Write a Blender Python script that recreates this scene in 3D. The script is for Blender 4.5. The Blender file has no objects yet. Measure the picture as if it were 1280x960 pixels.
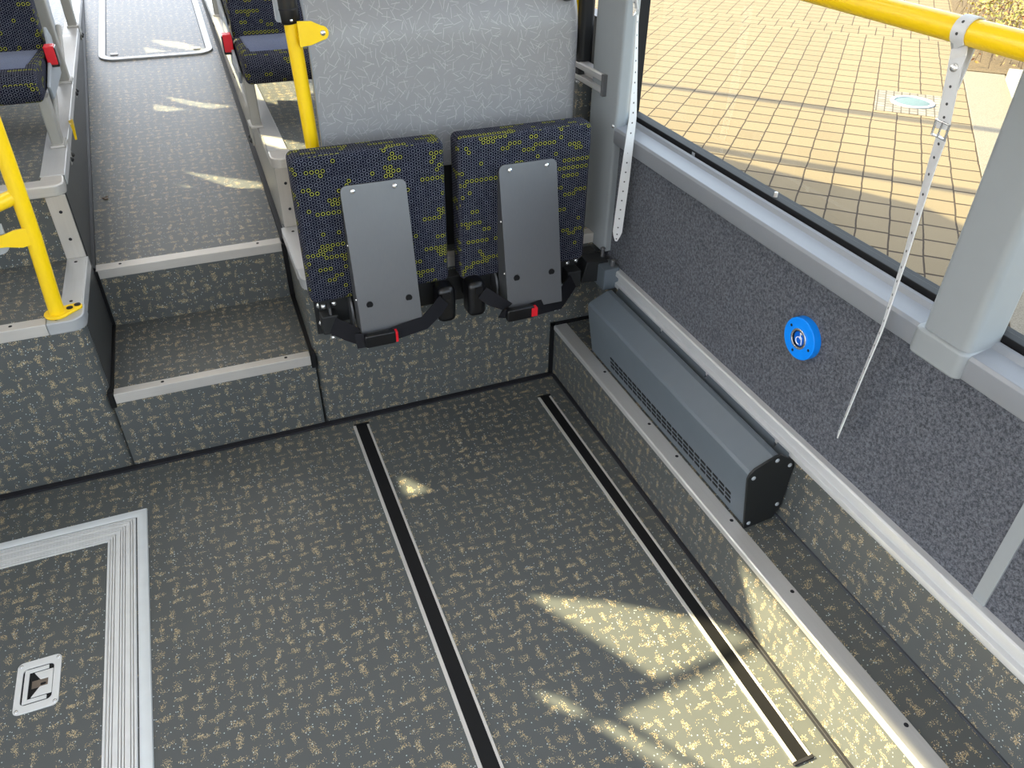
import bpy, bmesh, math, random
from mathutils import Vector, Matrix
random.seed(7)
sc = bpy.context.scene
COL = sc.collection
PI = math.pi

# ------------------------------------------------------------------ mesh builder
class MB:
    def __init__(s): s.v, s.f = [], []
    def add(s, vs, fs):
        o = len(s.v); s.v += [tuple(p) for p in vs]; s.f += [tuple(i + o for i in f) for f in fs]; return s
    def box(s, x0, x1, y0, y1, z0, z1):
        return s.add([(x0,y0,z0),(x1,y0,z0),(x1,y1,z0),(x0,y1,z0),(x0,y0,z1),(x1,y0,z1),(x1,y1,z1),(x0,y1,z1)],
                     [(0,3,2,1),(4,5,6,7),(0,1,5,4),(1,2,6,5),(2,3,7,6),(3,0,4,7)])
    def prism(s, poly, ax, a0, a1):
        def P(p, a):
            return (a, p[0], p[1]) if ax == 'x' else (p[0], a, p[1]) if ax == 'y' else (p[0], p[1], a)
        n = len(poly)
        vs = [P(p, a0) for p in poly] + [P(p, a1) for p in poly]
        fs = [tuple(range(n))[::-1], tuple(range(n, 2*n))] + [(i, (i+1) % n, n+(i+1) % n, n+i) for i in range(n)]
        return s.add(vs, fs)
    def ringprism(s, outer, inner, ax, a0, a1):
        def P(p, a):
            return (a, p[0], p[1]) if ax == 'x' else (p[0], a, p[1]) if ax == 'y' else (p[0], p[1], a)
        n = len(outer)
        vs = [P(p, a0) for p in outer] + [P(p, a1) for p in outer] + [P(p, a0) for p in inner] + [P(p, a1) for p in inner]
        fs = []
        for i in range(n):
            j = (i+1) % n
            fs += [(i, j, n+j, n+i), (2*n+j, 2*n+i, 3*n+i, 3*n+j), (n+i, n+j, 3*n+j, 3*n+i), (j, i, 2*n+i, 2*n+j)]
        return s.add(vs, fs)
    def cyl(s, p0, p1, r0, r1=None, n=20):
        return s.tube([p0, p1], [r0, r0 if r1 is None else r1], n)
    def tube(s, pts, r, n=16, closed=False):
        pts = [Vector(p) for p in pts]; m = len(pts)
        rs = r if isinstance(r, (list, tuple)) else [r]*m
        T = []
        for i in range(m):
            a = pts[(i-1) % m] if closed or i > 0 else pts[i]; b = pts[(i+1) % m] if closed or i < m-1 else pts[i]
            T.append((b-a).normalized())
        up = Vector((0,0,1)) if abs(T[0].z) < .9 else Vector((1,0,0))
        N = T[0].cross(up).normalized(); vs = []
        for i in range(m):
            N = (N - T[i]*N.dot(T[i])).normalized(); B = T[i].cross(N)
            for k in range(n):
                a = 2*PI*k/n; vs.append(pts[i] + (N*math.cos(a) + B*math.sin(a))*rs[i])
        fs = []
        for i in range(m if closed else m-1):
            for k in range(n):
                a, b = i*n, ((i+1) % m)*n
                fs.append((a+k, a+(k+1) % n, b+(k+1) % n, b+k))
        if not closed: fs += [tuple(range(n))[::-1], tuple(range((m-1)*n, m*n))]
        return s.add(vs, fs)
    def ribbon(s, pts, wv, w, t):
        """flat strap: points, a width direction (one or per point), width and thickness"""
        pts = [Vector(p) for p in pts]; m = len(pts); vs = []
        for i in range(m):
            tg = (pts[min(i+1, m-1)] - pts[max(i-1, 0)]).normalized()
            W = Vector(wv[i] if isinstance(wv, list) else wv); W = (W - tg*W.dot(tg)).normalized()
            ww = w[i] if isinstance(w, list) else w
            Nn = tg.cross(W).normalized()
            vs += [pts[i]-W*ww/2-Nn*t/2, pts[i]+W*ww/2-Nn*t/2, pts[i]+W*ww/2+Nn*t/2, pts[i]-W*ww/2+Nn*t/2]
        fs = [(3,2,1,0), tuple(4*(m-1)+k for k in range(4))]
        for i in range(m-1):
            for k in range(4): fs.append((4*i+k, 4*i+(k+1) % 4, 4*i+4+(k+1) % 4, 4*i+4+k))
        return s.add(vs, fs)
    def sweep(s, sections):
        """loft open cross-sections (lists of points) into a sheet closed at the bottom"""
        n = len(sections[0]); vs = [p for sec in sections for p in sec]; fs = []
        for i in range(len(sections)-1):
            for k in range(n):
                j = (k+1) % n
                fs.append((i*n+k, i*n+j, (i+1)*n+j, (i+1)*n+k))
        fs += [tuple(range(n))[::-1], tuple(range((len(sections)-1)*n, len(sections)*n))]
        return s.add(vs, fs)
    def dome(s, c, d, r, h, n=14, rings=4):
        c = Vector(c); d = Vector(d).normalized(); up = Vector((0,0,1)) if abs(d.z) < .9 else Vector((1,0,0))
        N = d.cross(up).normalized(); B = d.cross(N); vs = []; fs = []
        for i in range(rings):
            a = i/rings*PI/2
            for k in range(n):
                b = 2*PI*k/n
                vs.append(c + d*h*math.sin(a) + (N*math.cos(b)+B*math.sin(b))*r*math.cos(a))
        vs.append(c + d*h)
        for i in range(rings-1):
            for k in range(n): fs.append((i*n+k, i*n+(k+1) % n, (i+1)*n+(k+1) % n, (i+1)*n+k))
        for k in range(n): fs.append(((rings-1)*n+k, (rings-1)*n+(k+1) % n, rings*n))
        fs.append(tuple(range(n))[::-1])
        return s.add(vs, fs)

def rr(cx, cy, w, h, r, n=5, corners=(1,1,1,1)):
    out = []
    for q, (sx, sy, a0) in enumerate(((1,1,0),(-1,1,90),(-1,-1,180),(1,-1,270))):
        rad = r if corners[q] else .0005
        x, y = cx+sx*(w/2-rad), cy+sy*(h/2-rad)
        for k in range(n+1):
            a = math.radians(a0 + 90*k/n); out.append((x+rad*math.cos(a), y+rad*math.sin(a)))
    return out

def build(name, mb, mat, parent=None, bevel=0, seg=2, smooth=35, sub=0):
    me = bpy.data.meshes.new(name)
    me.from_pydata(mb.v, [], mb.f); me.update()
    bm = bmesh.new(); bm.from_mesh(me); bmesh.ops.recalc_face_normals(bm, faces=bm.faces)
    uv = bm.loops.layers.uv.new('UVMap')
    for f in bm.faces:
        n = f.normal; a = [abs(n.x), abs(n.y), abs(n.z)]; k = a.index(max(a))
        for l in f.loops:
            c = l.vert.co
            l[uv].uv = (c.y, c.z) if k == 0 else (c.x, c.z) if k == 1 else (c.x, c.y)
    bm.to_mesh(me); bm.free()
    if smooth:
        me.shade_smooth(); me.set_sharp_from_angle(angle=math.radians(smooth))
    me.materials.append(mat)
    o = bpy.data.objects.new(name, me); COL.objects.link(o)
    if bevel:
        b = o.modifiers.new('bevel', 'BEVEL'); b.width = bevel; b.segments = seg; b.limit_method = 'ANGLE'; b.angle_limit = math.radians(30); b.harden_normals = True
    if sub:
        b = o.modifiers.new('sub', 'SUBSURF'); b.levels = b.render_levels = sub
    if parent is not None:
        o.parent = parent
        root = parent
        while root.parent is not None: root = root.parent
        base = Vector(root['_base']) if '_base' in root else Vector((0,0,0))
        if parent.parent is None: o.matrix_parent_inverse = Matrix.Translation(-base)
    return o

def thing(name, loc, label, cat, group=None):
    o = bpy.data.objects.new(name, None); COL.objects.link(o); o.location = loc; o['_base'] = list(loc)
    o.empty_display_size = .05
    o['label'] = label; o['category'] = cat
    if group: o['group'] = group
    return o
def tag(o, label, cat, group=None, kind=None):
    o['label'] = label; o['category'] = cat
    if group: o['group'] = group
    if kind: o['kind'] = kind
    return o
def struct(o, label=None):
    o['kind'] = 'structure'
    if label: o['label'] = label
    return o

# ------------------------------------------------------------------ materials
class NT:
    def __init__(s, name):
        s.mat = bpy.data.materials.new(name); s.mat.use_nodes = True
        s.t = s.mat.node_tree; s.t.nodes.clear()
        s.out = s.t.nodes.new('ShaderNodeOutputMaterial')
    def n(s, typ, **kw):
        nd = s.t.nodes.new(typ)
        for k, v in kw.items(): setattr(nd, k, v)
        return nd
    def link(s, a, b): s.t.links.new(a, b)
    def set(s, sock, val):
        if hasattr(val, 'node'): s.t.links.new(val, sock)
        else: sock.default_value = val
    def m(s, op, a, b=0.0, c=0.0, clamp=False):
        nd = s.n('ShaderNodeMath', operation=op, use_clamp=clamp)
        s.set(nd.inputs[0], a); s.set(nd.inputs[1], b); s.set(nd.inputs[2], c)
        return nd.outputs[0]
    def step(s, x, e0, e1):
        nd = s.n('ShaderNodeMapRange', interpolation_type='SMOOTHSTEP', clamp=True)
        s.set(nd.inputs[0], x); nd.inputs[1].default_value = min(e0, e1); nd.inputs[2].default_value = max(e0, e1)
        nd.inputs[3].default_value = 0.0 if e0 < e1 else 1.0; nd.inputs[4].default_value = 1.0 if e0 < e1 else 0.0
        return nd.outputs[0]
    def mix(s, f, a, b):
        nd = s.n('ShaderNodeMix', data_type='RGBA')
        s.set(nd.inputs[0], f)
        for sock, v in ((nd.inputs[6], a), (nd.inputs[7], b)):
            if hasattr(v, 'node'): s.link(v, sock)
            else: sock.default_value = (*v[:3], 1)
        return nd.outputs[2]
    def xyz(s, x, y, z=0.0):
        nd = s.n('ShaderNodeCombineXYZ'); s.set(nd.inputs[0], x); s.set(nd.inputs[1], y); s.set(nd.inputs[2], z); return nd.outputs[0]
    def uv(s):
        u = s.n('ShaderNodeUVMap'); u.uv_map = 'UVMap'
        sp = s.n('ShaderNodeSeparateXYZ'); s.link(u.outputs[0], sp.inputs[0]); return u.outputs[0], sp.outputs[0], sp.outputs[1]
    def objc(s):
        u = s.n('ShaderNodeTexCoord'); return u.outputs['Object']
    def noise(s, vec, scale, detail=2, rough=.5):
        nd = s.n('ShaderNodeTexNoise'); s.link(vec, nd.inputs['Vector']); nd.inputs['Scale'].default_value = scale
        nd.inputs['Detail'].default_value = detail; nd.inputs['Roughness'].default_value = rough; return nd.outputs[0], nd.outputs[1]
    def voro(s, vec, scale, feature='F1', dims='2D', rnd=1.0):
        nd = s.n('ShaderNodeTexVoronoi', feature=feature, voronoi_dimensions=dims); s.link(vec, nd.inputs['Vector'])
        nd.inputs['Scale'].default_value = scale; nd.inputs['Randomness'].default_value = rnd; return nd
    def white(s, vec, dims='2D'):
        nd = s.n('ShaderNodeTexWhiteNoise', noise_dimensions=dims); s.link(vec, nd.inputs['Vector']); return nd.outputs[0], nd.outputs[1]
    def sep(s, c):
        nd = s.n('ShaderNodeSeparateColor'); s.link(c, nd.inputs[0]); return nd.outputs[0], nd.outputs[1], nd.outputs[2]
    def bump(s, h, strength=.3, dist=.001):
        nd = s.n('ShaderNodeBump'); s.link(h, nd.inputs['Height']); nd.inputs['Strength'].default_value = strength; nd.inputs['Distance'].default_value = dist; return nd.outputs[0]
    def bsdf(s, color, rough=.5, metal=0.0, spec=.5, normal=None, sheen=0.0, coat=0.0):
        b = s.n('ShaderNodeBsdfPrincipled')
        s.set(b.inputs['Base Color'], color if hasattr(color, 'node') else (*color, 1))
        s.set(b.inputs['Roughness'], rough); b.inputs['Metallic'].default_value = metal
        b.inputs['Specular IOR Level'].default_value = spec; b.inputs['Sheen Weight'].default_value = sheen
        b.inputs['Coat Weight'].default_value = coat
        if normal is not None: s.link(normal, b.inputs['Normal'])
        s.link(b.outputs[0], s.out.inputs[0]); return s.mat

def plain(name, col, rough=.5, metal=0.0, spec=.5, var=.06, scale=30, coat=0.0, bump=0.0):
    t = NT(name); f, _ = t.noise(t.objc(), scale, 3)
    v = t.m('MULTIPLY', t.m('SUBTRACT', f, .5), var*2)
    hsv = t.n('ShaderNodeHueSaturation'); hsv.inputs['Color'].default_value = (*col, 1)
    t.link(t.m('ADD', v, 1.0), hsv.inputs['Value'])
    nrm = None
    if bump: nrm = t.bump(t.noise(t.objc(), scale*20, 2)[0], bump, .0005)
    return t.bsdf(hsv.outputs[0], rough, metal, spec, coat=coat, normal=nrm)

def brushed(name, col, rough=.38, metal=.8, axis=0, var=.12):
    t = NT(name); o = t.objc(); mp = t.n('ShaderNodeMapping')
    sc_ = [300, 300, 300]; sc_[axis] = 6
    mp.inputs['Scale'].default_value = sc_; t.link(o, mp.inputs['Vector'])
    f, _ = t.noise(mp.outputs[0], 1, 2); g, _ = t.noise(o, 9, 3)
    v = t.m('ADD', 1.0, t.m('ADD', t.m('MULTIPLY', t.m('SUBTRACT', f, .5), var), t.m('MULTIPLY', t.m('SUBTRACT', g, .5), var*1.5)))
    hsv = t.n('ShaderNodeHueSaturation'); hsv.inputs['Color'].default_value = (*col, 1); t.link(v, hsv.inputs['Value'])
    return t.bsdf(hsv.outputs[0], rough, metal)

def vinyl(name, base=(.084,.092,.092), pitch=.034, rough=.42, spec=.45):
    t = NT(name); uv, u, v = t.uv()
    _, nc = t.noise(uv, 22, 2); nr, ng, _b = t.sep(nc)
    u2 = t.m('ADD', u, t.m('MULTIPLY', t.m('SUBTRACT', nr, .5), .034))
    v2 = t.m('ADD', v, t.m('MULTIPLY', t.m('SUBTRACT', ng, .5), .034))
    cu = t.m('FLOOR', t.m('DIVIDE', u2, pitch)); cv = t.m('FLOOR', t.m('DIVIDE', v2, pitch))
    fu = t.m('SUBTRACT', t.m('FRACT', t.m('DIVIDE', u2, pitch)), .5); fv = t.m('SUBTRACT', t.m('FRACT', t.m('DIVIDE', v2, pitch)), .5)
    par = t.m('ABSOLUTE', t.m('MODULO', t.m('ADD', cu, cv), 2.0))
    w, wc = t.white(t.xyz(cu, cv)); r1, r2, r3 = t.sep(wc)
    fu = t.m('ADD', fu, t.m('MULTIPLY', t.m('SUBTRACT', r1, .5), .30)); fv = t.m('ADD', fv, t.m('MULTIPLY', t.m('SUBTRACT', r2, .5), .30))
    d = t.m('SUBTRACT', fu, fv)
    a = t.m('ADD', fv, t.m('MULTIPLY', par, d)); b = t.m('SUBTRACT', fu, t.m('MULTIPLY', par, d))
    dist = t.m('SQRT', t.m('ADD', t.m('POWER', t.m('DIVIDE', t.m('ABSOLUTE', a), .60), 2.0), t.m('POWER', t.m('DIVIDE', t.m('ABSOLUTE', b), .22), 2.0)))
    dens = t.m('MULTIPLY', t.step(dist, 1.25, .20), t.m('ADD', .15, t.m('MULTIPLY', r3, .36)))
    vo = t.voro(uv, 760); s1, s2, s3 = t.sep(vo.outputs['Color'])
    near = t.step(vo.outputs['Distance'], .62, .50)
    spk = t.m('MULTIPLY', t.m('LESS_THAN', s1, dens), near)
    tan = t.mix(s2, (.46,.31,.12), (.74,.62,.40))
    vo2 = t.voro(uv, 260); q1, q2, q3 = t.sep(vo2.outputs['Color'])
    pale = t.m('MULTIPLY', t.m('LESS_THAN', q1, .030), t.step(vo2.outputs['Distance'], .36, .24))
    big, _ = t.noise(uv, 3.0, 3)
    bs = t.mix(big, tuple(c*.90 for c in base), tuple(c*1.10 for c in base))
    c = t.mix(spk, bs, tan); c = t.mix(pale, c, (.55,.62,.62))
    h, _ = t.noise(uv, 420, 2)
    return t.bsdf(c, rough, 0, spec, normal=t.bump(h, .08, .0005))

def fabric(name, du=.0130, dv=.0212, base=(.003,.0035,.012), ring=(.20,.21,.26), yel=(.40,.41,.07)):
    t = NT(name); uv, u, v = t.uv()
    def lat(ou, ov):
        a = t.m('ADD', t.m('DIVIDE', u, du), ou); b = t.m('ADD', t.m('DIVIDE', v, dv), ov)
        x = t.m('MULTIPLY', t.m('SUBTRACT', t.m('FRACT', a), .5), du); y = t.m('MULTIPLY', t.m('SUBTRACT', t.m('FRACT', b), .5), dv)
        return t.m('SQRT', t.m('ADD', t.m('MULTIPLY', x, x), t.m('MULTIPLY', y, y))), t.m('FLOOR', a), t.m('MULTIPLY', t.m('FLOOR', b), 2.0)
    d1, a1, b1 = lat(0, 0); d2, a2, b2 = lat(.5, .5)
    pick = t.m('LESS_THAN', d2, d1); d = t.m('MINIMUM', d1, d2)
    ia = t.m('ADD', t.m('MULTIPLY', t.m('SUBTRACT', 1.0, pick), a1), t.m('MULTIPLY', pick, t.m('SUBTRACT', a2, .5)))
    ib = t.m('ADD', t.m('MULTIPLY', t.m('SUBTRACT', 1.0, pick), b1), t.m('MULTIPLY', pick, t.m('SUBTRACT', b2, 1.0)))
    rg = t.step(t.m('ABSOLUTE', t.m('SUBTRACT', d, .0042)), .0010, .0003)
    nz, _ = t.noise(t.xyz(t.m('MULTIPLY', ia, .21), t.m('MULTIPLY', ib, .62)), 1.0, 1)
    isy = t.m('GREATER_THAN', nz, .585)
    wv, _ = t.noise(uv, 900, 2)
    rc = t.mix(isy, ring, yel)
    nb, _ = t.noise(uv, 30, 2)
    bs = t.mix(nb, tuple(c*.7 for c in base), tuple(c*1.5 for c in base))
    cw, _ = t.white(t.xyz(ia, ib)); f = t.m('MULTIPLY', rg, t.m('ADD', .48, t.m('ADD', t.m('MULTIPLY', isy, .4), t.m('MULTIPLY', cw, .30))), clamp=True)
    c = t.mix(f, bs, rc)
    return t.bsdf(c, .95, 0, .12)

def velour(name, col):
    t = NT(name); o = t.objc(); f, _ = t.noise(o, 900, 2); g, _ = t.noise(o, 14, 3)
    c = t.mix(t.m('MULTIPLY', t.m('ADD', f, g), .5), tuple(x*.5 for x in col), tuple(x*1.5 for x in col))
    return t.bsdf(c, .95, 0, .1, normal=t.bump(f, .5, .001), sheen=.25)

def carpet(name):
    t = NT(name); o = t.objc(); f, _ = t.noise(o, 420, 3, .7); g, _ = t.noise(o, 150, 2); h, _ = t.noise(o, 12, 2)
    m_ = t.m('ADD', t.m('MULTIPLY', f, .6), t.m('MULTIPLY', g, .4))
    k = t.step(m_, .36, .64)
    c = t.mix(k, (.032,.036,.044), (.158,.168,.195)); c = t.mix(t.m('MULTIPLY', h, .3), c, (.085,.09,.11))
    return t.bsdf(c, 1.0, 0, .1, normal=t.bump(f, .8, .002), sheen=.1)

def sticks(name):
    t = NT(name); uv, u, v = t.uv()
    tot = None
    for k, (off, sc_) in enumerate(((0.0, 36), (7.3, 38), (13.9, 40))):
        p = t.n('ShaderNodeVectorMath', operation='ADD'); t.link(uv, p.inputs[0]); p.inputs[1].default_value = (off, off*.61, 0)
        vo = t.voro(p.outputs[0], sc_); s1, s2, s3 = t.sep(vo.outputs['Color'])
        ds = t.n('ShaderNodeVectorMath', operation='SUBTRACT'); t.link(p.outputs[0], ds.inputs[0]); t.link(vo.outputs['Position'], ds.inputs[1])
        sp = t.n('ShaderNodeSeparateXYZ'); t.link(ds.outputs[0], sp.inputs[0])
        an = t.m('MULTIPLY', s1, 3.14159); cs = t.m('COSINE', an); sn = t.m('SINE', an)
        a = t.m('ADD', t.m('MULTIPLY', sp.outputs[0], cs), t.m('MULTIPLY', sp.outputs[1], sn))
        b = t.m('SUBTRACT', t.m('MULTIPLY', sp.outputs[1], cs), t.m('MULTIPLY', sp.outputs[0], sn))
        msk = t.m('MULTIPLY', t.step(t.m('ABSOLUTE', a), .0122, .0112), t.step(t.m('ABSOLUTE', b), .0010, .0005))
        msk = t.m('MULTIPLY', msk, t.m('ADD', .35, t.m('MULTIPLY', s2, .65)))
        tot = msk if tot is None else t.m('MAXIMUM', tot, msk)
    nb, _ = t.noise(uv, 60, 2)
    bs = t.mix(nb, (.245,.245,.255), (.265,.265,.275))
    c = t.mix(t.m('MULTIPLY', tot, .45), bs, (.58,.58,.57))
    return t.bsdf(c, .38, 0, .5)

def pavers(name):
    t = NT(name); tc = t.n('ShaderNodeNewGeometry'); sp = t.n('ShaderNodeSeparateXYZ'); t.link(tc.outputs['Position'], sp.inputs[0])
    x, y = sp.outputs[0], sp.outputs[1]
    wob, wc = t.noise(tc.outputs['Position'], 5, 2); w1, w2, _ = t.sep(wc)
    nn = t.m('ADD', t.m('ADD', t.m('MULTIPLY', x, .7108), t.m('MULTIPLY', y, -.7034)), t.m('MULTIPLY', t.m('SUBTRACT', w1, .5), .018))
    ss = t.m('ADD', t.m('ADD', t.m('MULTIPLY', x, .7034), t.m('MULTIPLY', y, .7108)), t.m('MULTIPLY', t.m('SUBTRACT', w2, .5), .014))
    band = t.m('GREATER_THAN', ss, 9.86); band2 = t.m('GREATER_THAN', ss, 10.30)
    sh = t.m('SUBTRACT', t.m('MULTIPLY', band, .5), t.m('MULTIPLY', band2, .5))
    a = t.m('ADD', t.m('DIVIDE', t.m('ADD', nn, -.048), .1785), sh); ca = t.m('FLOOR', a); fa = t.m('FRACT', a)
    jit, _ = t.white(t.xyz(ca, 3.0))
    b = t.m('ADD', t.m('DIVIDE', ss, .216), t.m('MULTIPLY', jit, .22)); cb = t.m('FLOOR', b); fb = t.m('FRACT', b)
    ea = t.m('MULTIPLY', t.m('SUBTRACT', .5, t.m('ABSOLUTE', t.m('SUBTRACT', fa, .5))), .1785)
    eb = t.m('MULTIPLY', t.m('SUBTRACT', .5, t.m('ABSOLUTE', t.m('SUBTRACT', fb, .5))), .216)
    ja = t.step(ea, .0065, .0025); jb = t.step(eb, .0120, .0055)
    joint = t.m('MAXIMUM', ja, jb)
    rnd, rc = t.white(t.xyz(ca, cb)); r1, r2, r3 = t.sep(rc)
    g, _ = t.noise(tc.outputs['Position'], 160, 3, .7); big, _ = t.noise(tc.outputs['Position'], 1.2, 2)
    c = t.mix(r1, (0.121,0.092,0.055), (0.143,0.109,0.066)); c = t.mix(t.m('MULTIPLY', r2, .35), c, (0.139,0.102,0.061))
    c = t.mix(t.m('MULTIPLY', t.step(g, .35, .70), .35), c, (0.085,0.067,0.042))
    c = t.mix(t.m('MULTIPLY', big, .25), c, (0.136,0.105,0.071))
    c = t.mix(joint, c, (0.025,0.016,0.010))
    hh = t.m('SUBTRACT', t.m('MULTIPLY', g, .2), joint)
    return t.bsdf(c, .9, 0, .2, normal=t.bump(hh, .5, .004))

def gravelly(name, c0, c1, scale=120, rough=.9):
    t = NT(name); tc = t.n('ShaderNodeNewGeometry'); g, _ = t.noise(tc.outputs['Position'], scale, 4, .75); h, _ = t.noise(tc.outputs['Position'], 4, 2)
    c = t.mix(t.step(g, .35, .65), c0, c1); c = t.mix(t.m('MULTIPLY', h, .2), c, c0)
    return t.bsdf(c, rough, 0, .2, normal=t.bump(g, .5, .003))

def cobbles(name):
    t = NT(name); tc = t.n('ShaderNodeNewGeometry'); sp = t.n('ShaderNodeSeparateXYZ'); t.link(tc.outputs['Position'], sp.inputs[0])
    nn = t.m('ADD', t.m('MULTIPLY', sp.outputs[0], .7108), t.m('MULTIPLY', sp.outputs[1], -.7034)); ss = t.m('ADD', t.m('MULTIPLY', sp.outputs[0], .7034), t.m('MULTIPLY', sp.outputs[1], .7108))
    a = t.m('DIVIDE', nn, .062); ca = t.m('FLOOR', a); j, _ = t.white(t.xyz(ca, 1.0)); b = t.m('ADD', t.m('DIVIDE', ss, .075), j)
    ea = t.m('SUBTRACT', .5, t.m('ABSOLUTE', t.m('SUBTRACT', t.m('FRACT', a), .5))); eb = t.m('SUBTRACT', .5, t.m('ABSOLUTE', t.m('SUBTRACT', t.m('FRACT', b), .5)))
    joint = t.step(t.m('MINIMUM', ea, eb), .10, .04)
    r, _ = t.white(t.xyz(ca, t.m('FLOOR', b)))
    c = t.mix(r, (.115,.100,.088), (.155,.138,.120)); c = t.mix(joint, c, (.05,.04,.032))
    return t.bsdf(c, .9, 0, .2)

def glass(name, tint=(.93,.96,.95)):
    t = NT(name); tr = t.n('ShaderNodeBsdfTransparent'); tr.inputs[0].default_value = (*tint, 1)
    gl = t.n('ShaderNodeBsdfGlossy'); gl.inputs['Roughness'].default_value = .02
    fr = t.n('ShaderNodeFresnel'); fr.inputs[0].default_value = 1.35
    mx = t.n('ShaderNodeMixShader'); t.link(t.m('MULTIPLY', fr.outputs[0], .06), mx.inputs[0]); t.link(tr.outputs[0], mx.inputs[1]); t.link(gl.outputs[0], mx.inputs[2])
    t.link(mx.outputs[0], t.out.inputs[0]); return t.mat

def leafmat(name):
    t = NT(name); g = t.n('ShaderNodeNewGeometry'); w = t.n('ShaderNodeObjectInfo')
    r = g.outputs['Random Per Island']
    rp = t.n('ShaderNodeValToRGB'); t.link(r, rp.inputs[0]); e = rp.color_ramp.elements
    e[0].color = (.12,.125,.025,1); e[1].color = (.17,.05,.022,1)
    for p, c in ((.3,(.25,.20,.035,1)),(.55,(.29,.205,.05,1)),(.8,(.21,.13,.042,1))):
        q = e.new(p); q.color = c
    return t.bsdf(rp.outputs[0], .7, 0, .3)

def emis(name, col, st):
    t = NT(name); e = t.n('ShaderNodeEmission'); e.inputs[0].default_value = (*col, 1); e.inputs[1].default_value = st
    t.link(e.outputs[0], t.out.inputs[0]); return t.mat

M = dict(
    vinyl=vinyl('speckled_vinyl'),
    fabric=fabric('ring_pattern_fabric'),
    velour=velour('blue_sheen_velour', (.028,.045,.115)),
    carpet=carpet('felt_carpet'),
    sticks=sticks('stick_pattern_laminate'),
    alu_y=brushed('aluminium_lengthwise', (.54,.54,.535), .42, .45, 1),
    alu_x=brushed('aluminium_crosswise', (.58,.555,.52), .42, .45, 0),
    alu_z=brushed('aluminium_upright', (.56,.53,.49), .42, .45, 2),
    rim=brushed('track_rim', (.62,.60,.57), .4, .4, 1),
    rail=brushed('wall_rail_aluminium', (.55,.56,.57), .40, .25, 1, .06),
    steel=brushed('satin_steel', (.140,.144,.152), .38, .5, 2, .08),
    chrome=plain('bright_fastener', (.75,.75,.75), .25, .9),
    black=plain('black_rubber', (.004,.004,.005), .6, spec=.3),
    blackgloss=plain('black_plastic', (.005,.005,.006), .30),
    web=plain('black_webbing', (.006,.006,.009), .75, spec=.3, bump=.4),
    seal=plain('dark_sealing_strip', (.016,.016,.020), .6, spec=.3),
    dark=plain('dark_panel', (.011,.012,.013), .55),
    darkwall=plain('dark_plain_vinyl', (.040,.041,.041), .45, var=.2, scale=14),
    paint=plain('grey_painted_steel', (.26,.282,.295), .42, var=.03),
    sill=plain('pale_grey_sill', (.225,.238,.262), .38, var=.03),
    heater=plain('slate_grey_powder_coat', (.112,.136,.160), .38, var=.05),
    cap=plain('black_end_plate', (.010,.012,.013), .5),
    yellow=plain('yellow_powder_coat', (.95,.63,.004), .32, var=.03, coat=.2),
    strap=plain('pale_plastic_strap', (.62,.63,.64), .5),
    dot=plain('strap_hole', (.05,.05,.055), .7),
    red=plain('red_button', (.70,.010,.022), .35),
    blue=plain('blue_plastic', (.0,.25,.95), .38),
    blue2=plain('blue_push_face', (.0,.12,.62), .3),
    white=plain('white_print', (.85,.87,.9), .5),
    seatgrey=plain('grey_seat_shell', (.30,.33,.36), .45),
    leg=plain('greige_seat_leg', (.33,.32,.29), .45),
    latch=plain('cast_aluminium', (.72,.72,.71), .42, .15, var=.08), border=plain('pale_border_profile', (.68,.71,.72), .4, .1),
    mud=plain('dirty_recess', (.17,.13,.10), .7, var=.4, scale=60),
    hatchframe=plain('grey_hatch_frame', (.42,.43,.44), .4, .3),
    acryl=plain('clouded_grey_acrylic', (.34,.36,.37), .3),
    ceil=plain('white_ceiling', (.70,.70,.69), .6),
    body=plain('white_bodywork', (.60,.60,.60), .5),
    slate=plain('slate_sealing_strip', (.040,.045,.055), .5),
    pave=pavers('yellow_pavers'), slab=gravelly('pale_concrete', (.100,.085,.066), (.160,.138,.110)),
    granite=gravelly('white_granite', (.165,.155,.14), (.235,.225,.205), 180), soil=gravelly('dark_soil', (.05,.035,.02), (.11,.075,.04), 60),
    cobble=cobbles('grey_cobbles'), glass=glass('window_glass'),
    leaf=leafmat('autumn_leaves'), twig=plain('brown_twig', (.10,.06,.035), .8),
    lampglass=plain('frosted_lamp_glass', (.075,.105,.115), .6, spec=.1),
    tube=emis('lit_diffuser', (1.0,.985,.95), 0.0),
)

# ------------------------------------------------------------------ key dimensions (metres, low floor = 0)
RY = 1.917          # the riser behind the low floor
BY = 2.290          # back of the step well / lower podium
PZ, UZ, SZ = .488, .704, .250
AZ = lambda y: .436 + .08*(y-2.298)
LX, LZ = .926, .188 # ledge by the wall
WX = 1.068          # wall plane
GZ = -.35           # street

# ------------------------------------------------------------------ floors, steps, podiums
struct(build('floor', MB().box(-1.22, LX+.01, -2.6, RY+.02, -.05, 0), M['vinyl']), 'dark speckled vinyl floor of the low wheelchair bay')
struct(build('floor_step', MB().box(-.372, .166, RY, BY+.02, -.04, SZ), M['vinyl']), 'speckled vinyl step between low floor and aisle')
struct(build('floor_aisle', MB().prism([(BY, -.04), (7.2, -.04), (7.2, AZ(7.2)), (BY, AZ(BY))], 'x', -.60, .19), M['vinyl']), 'speckled vinyl aisle rising beyond the step')
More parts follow.
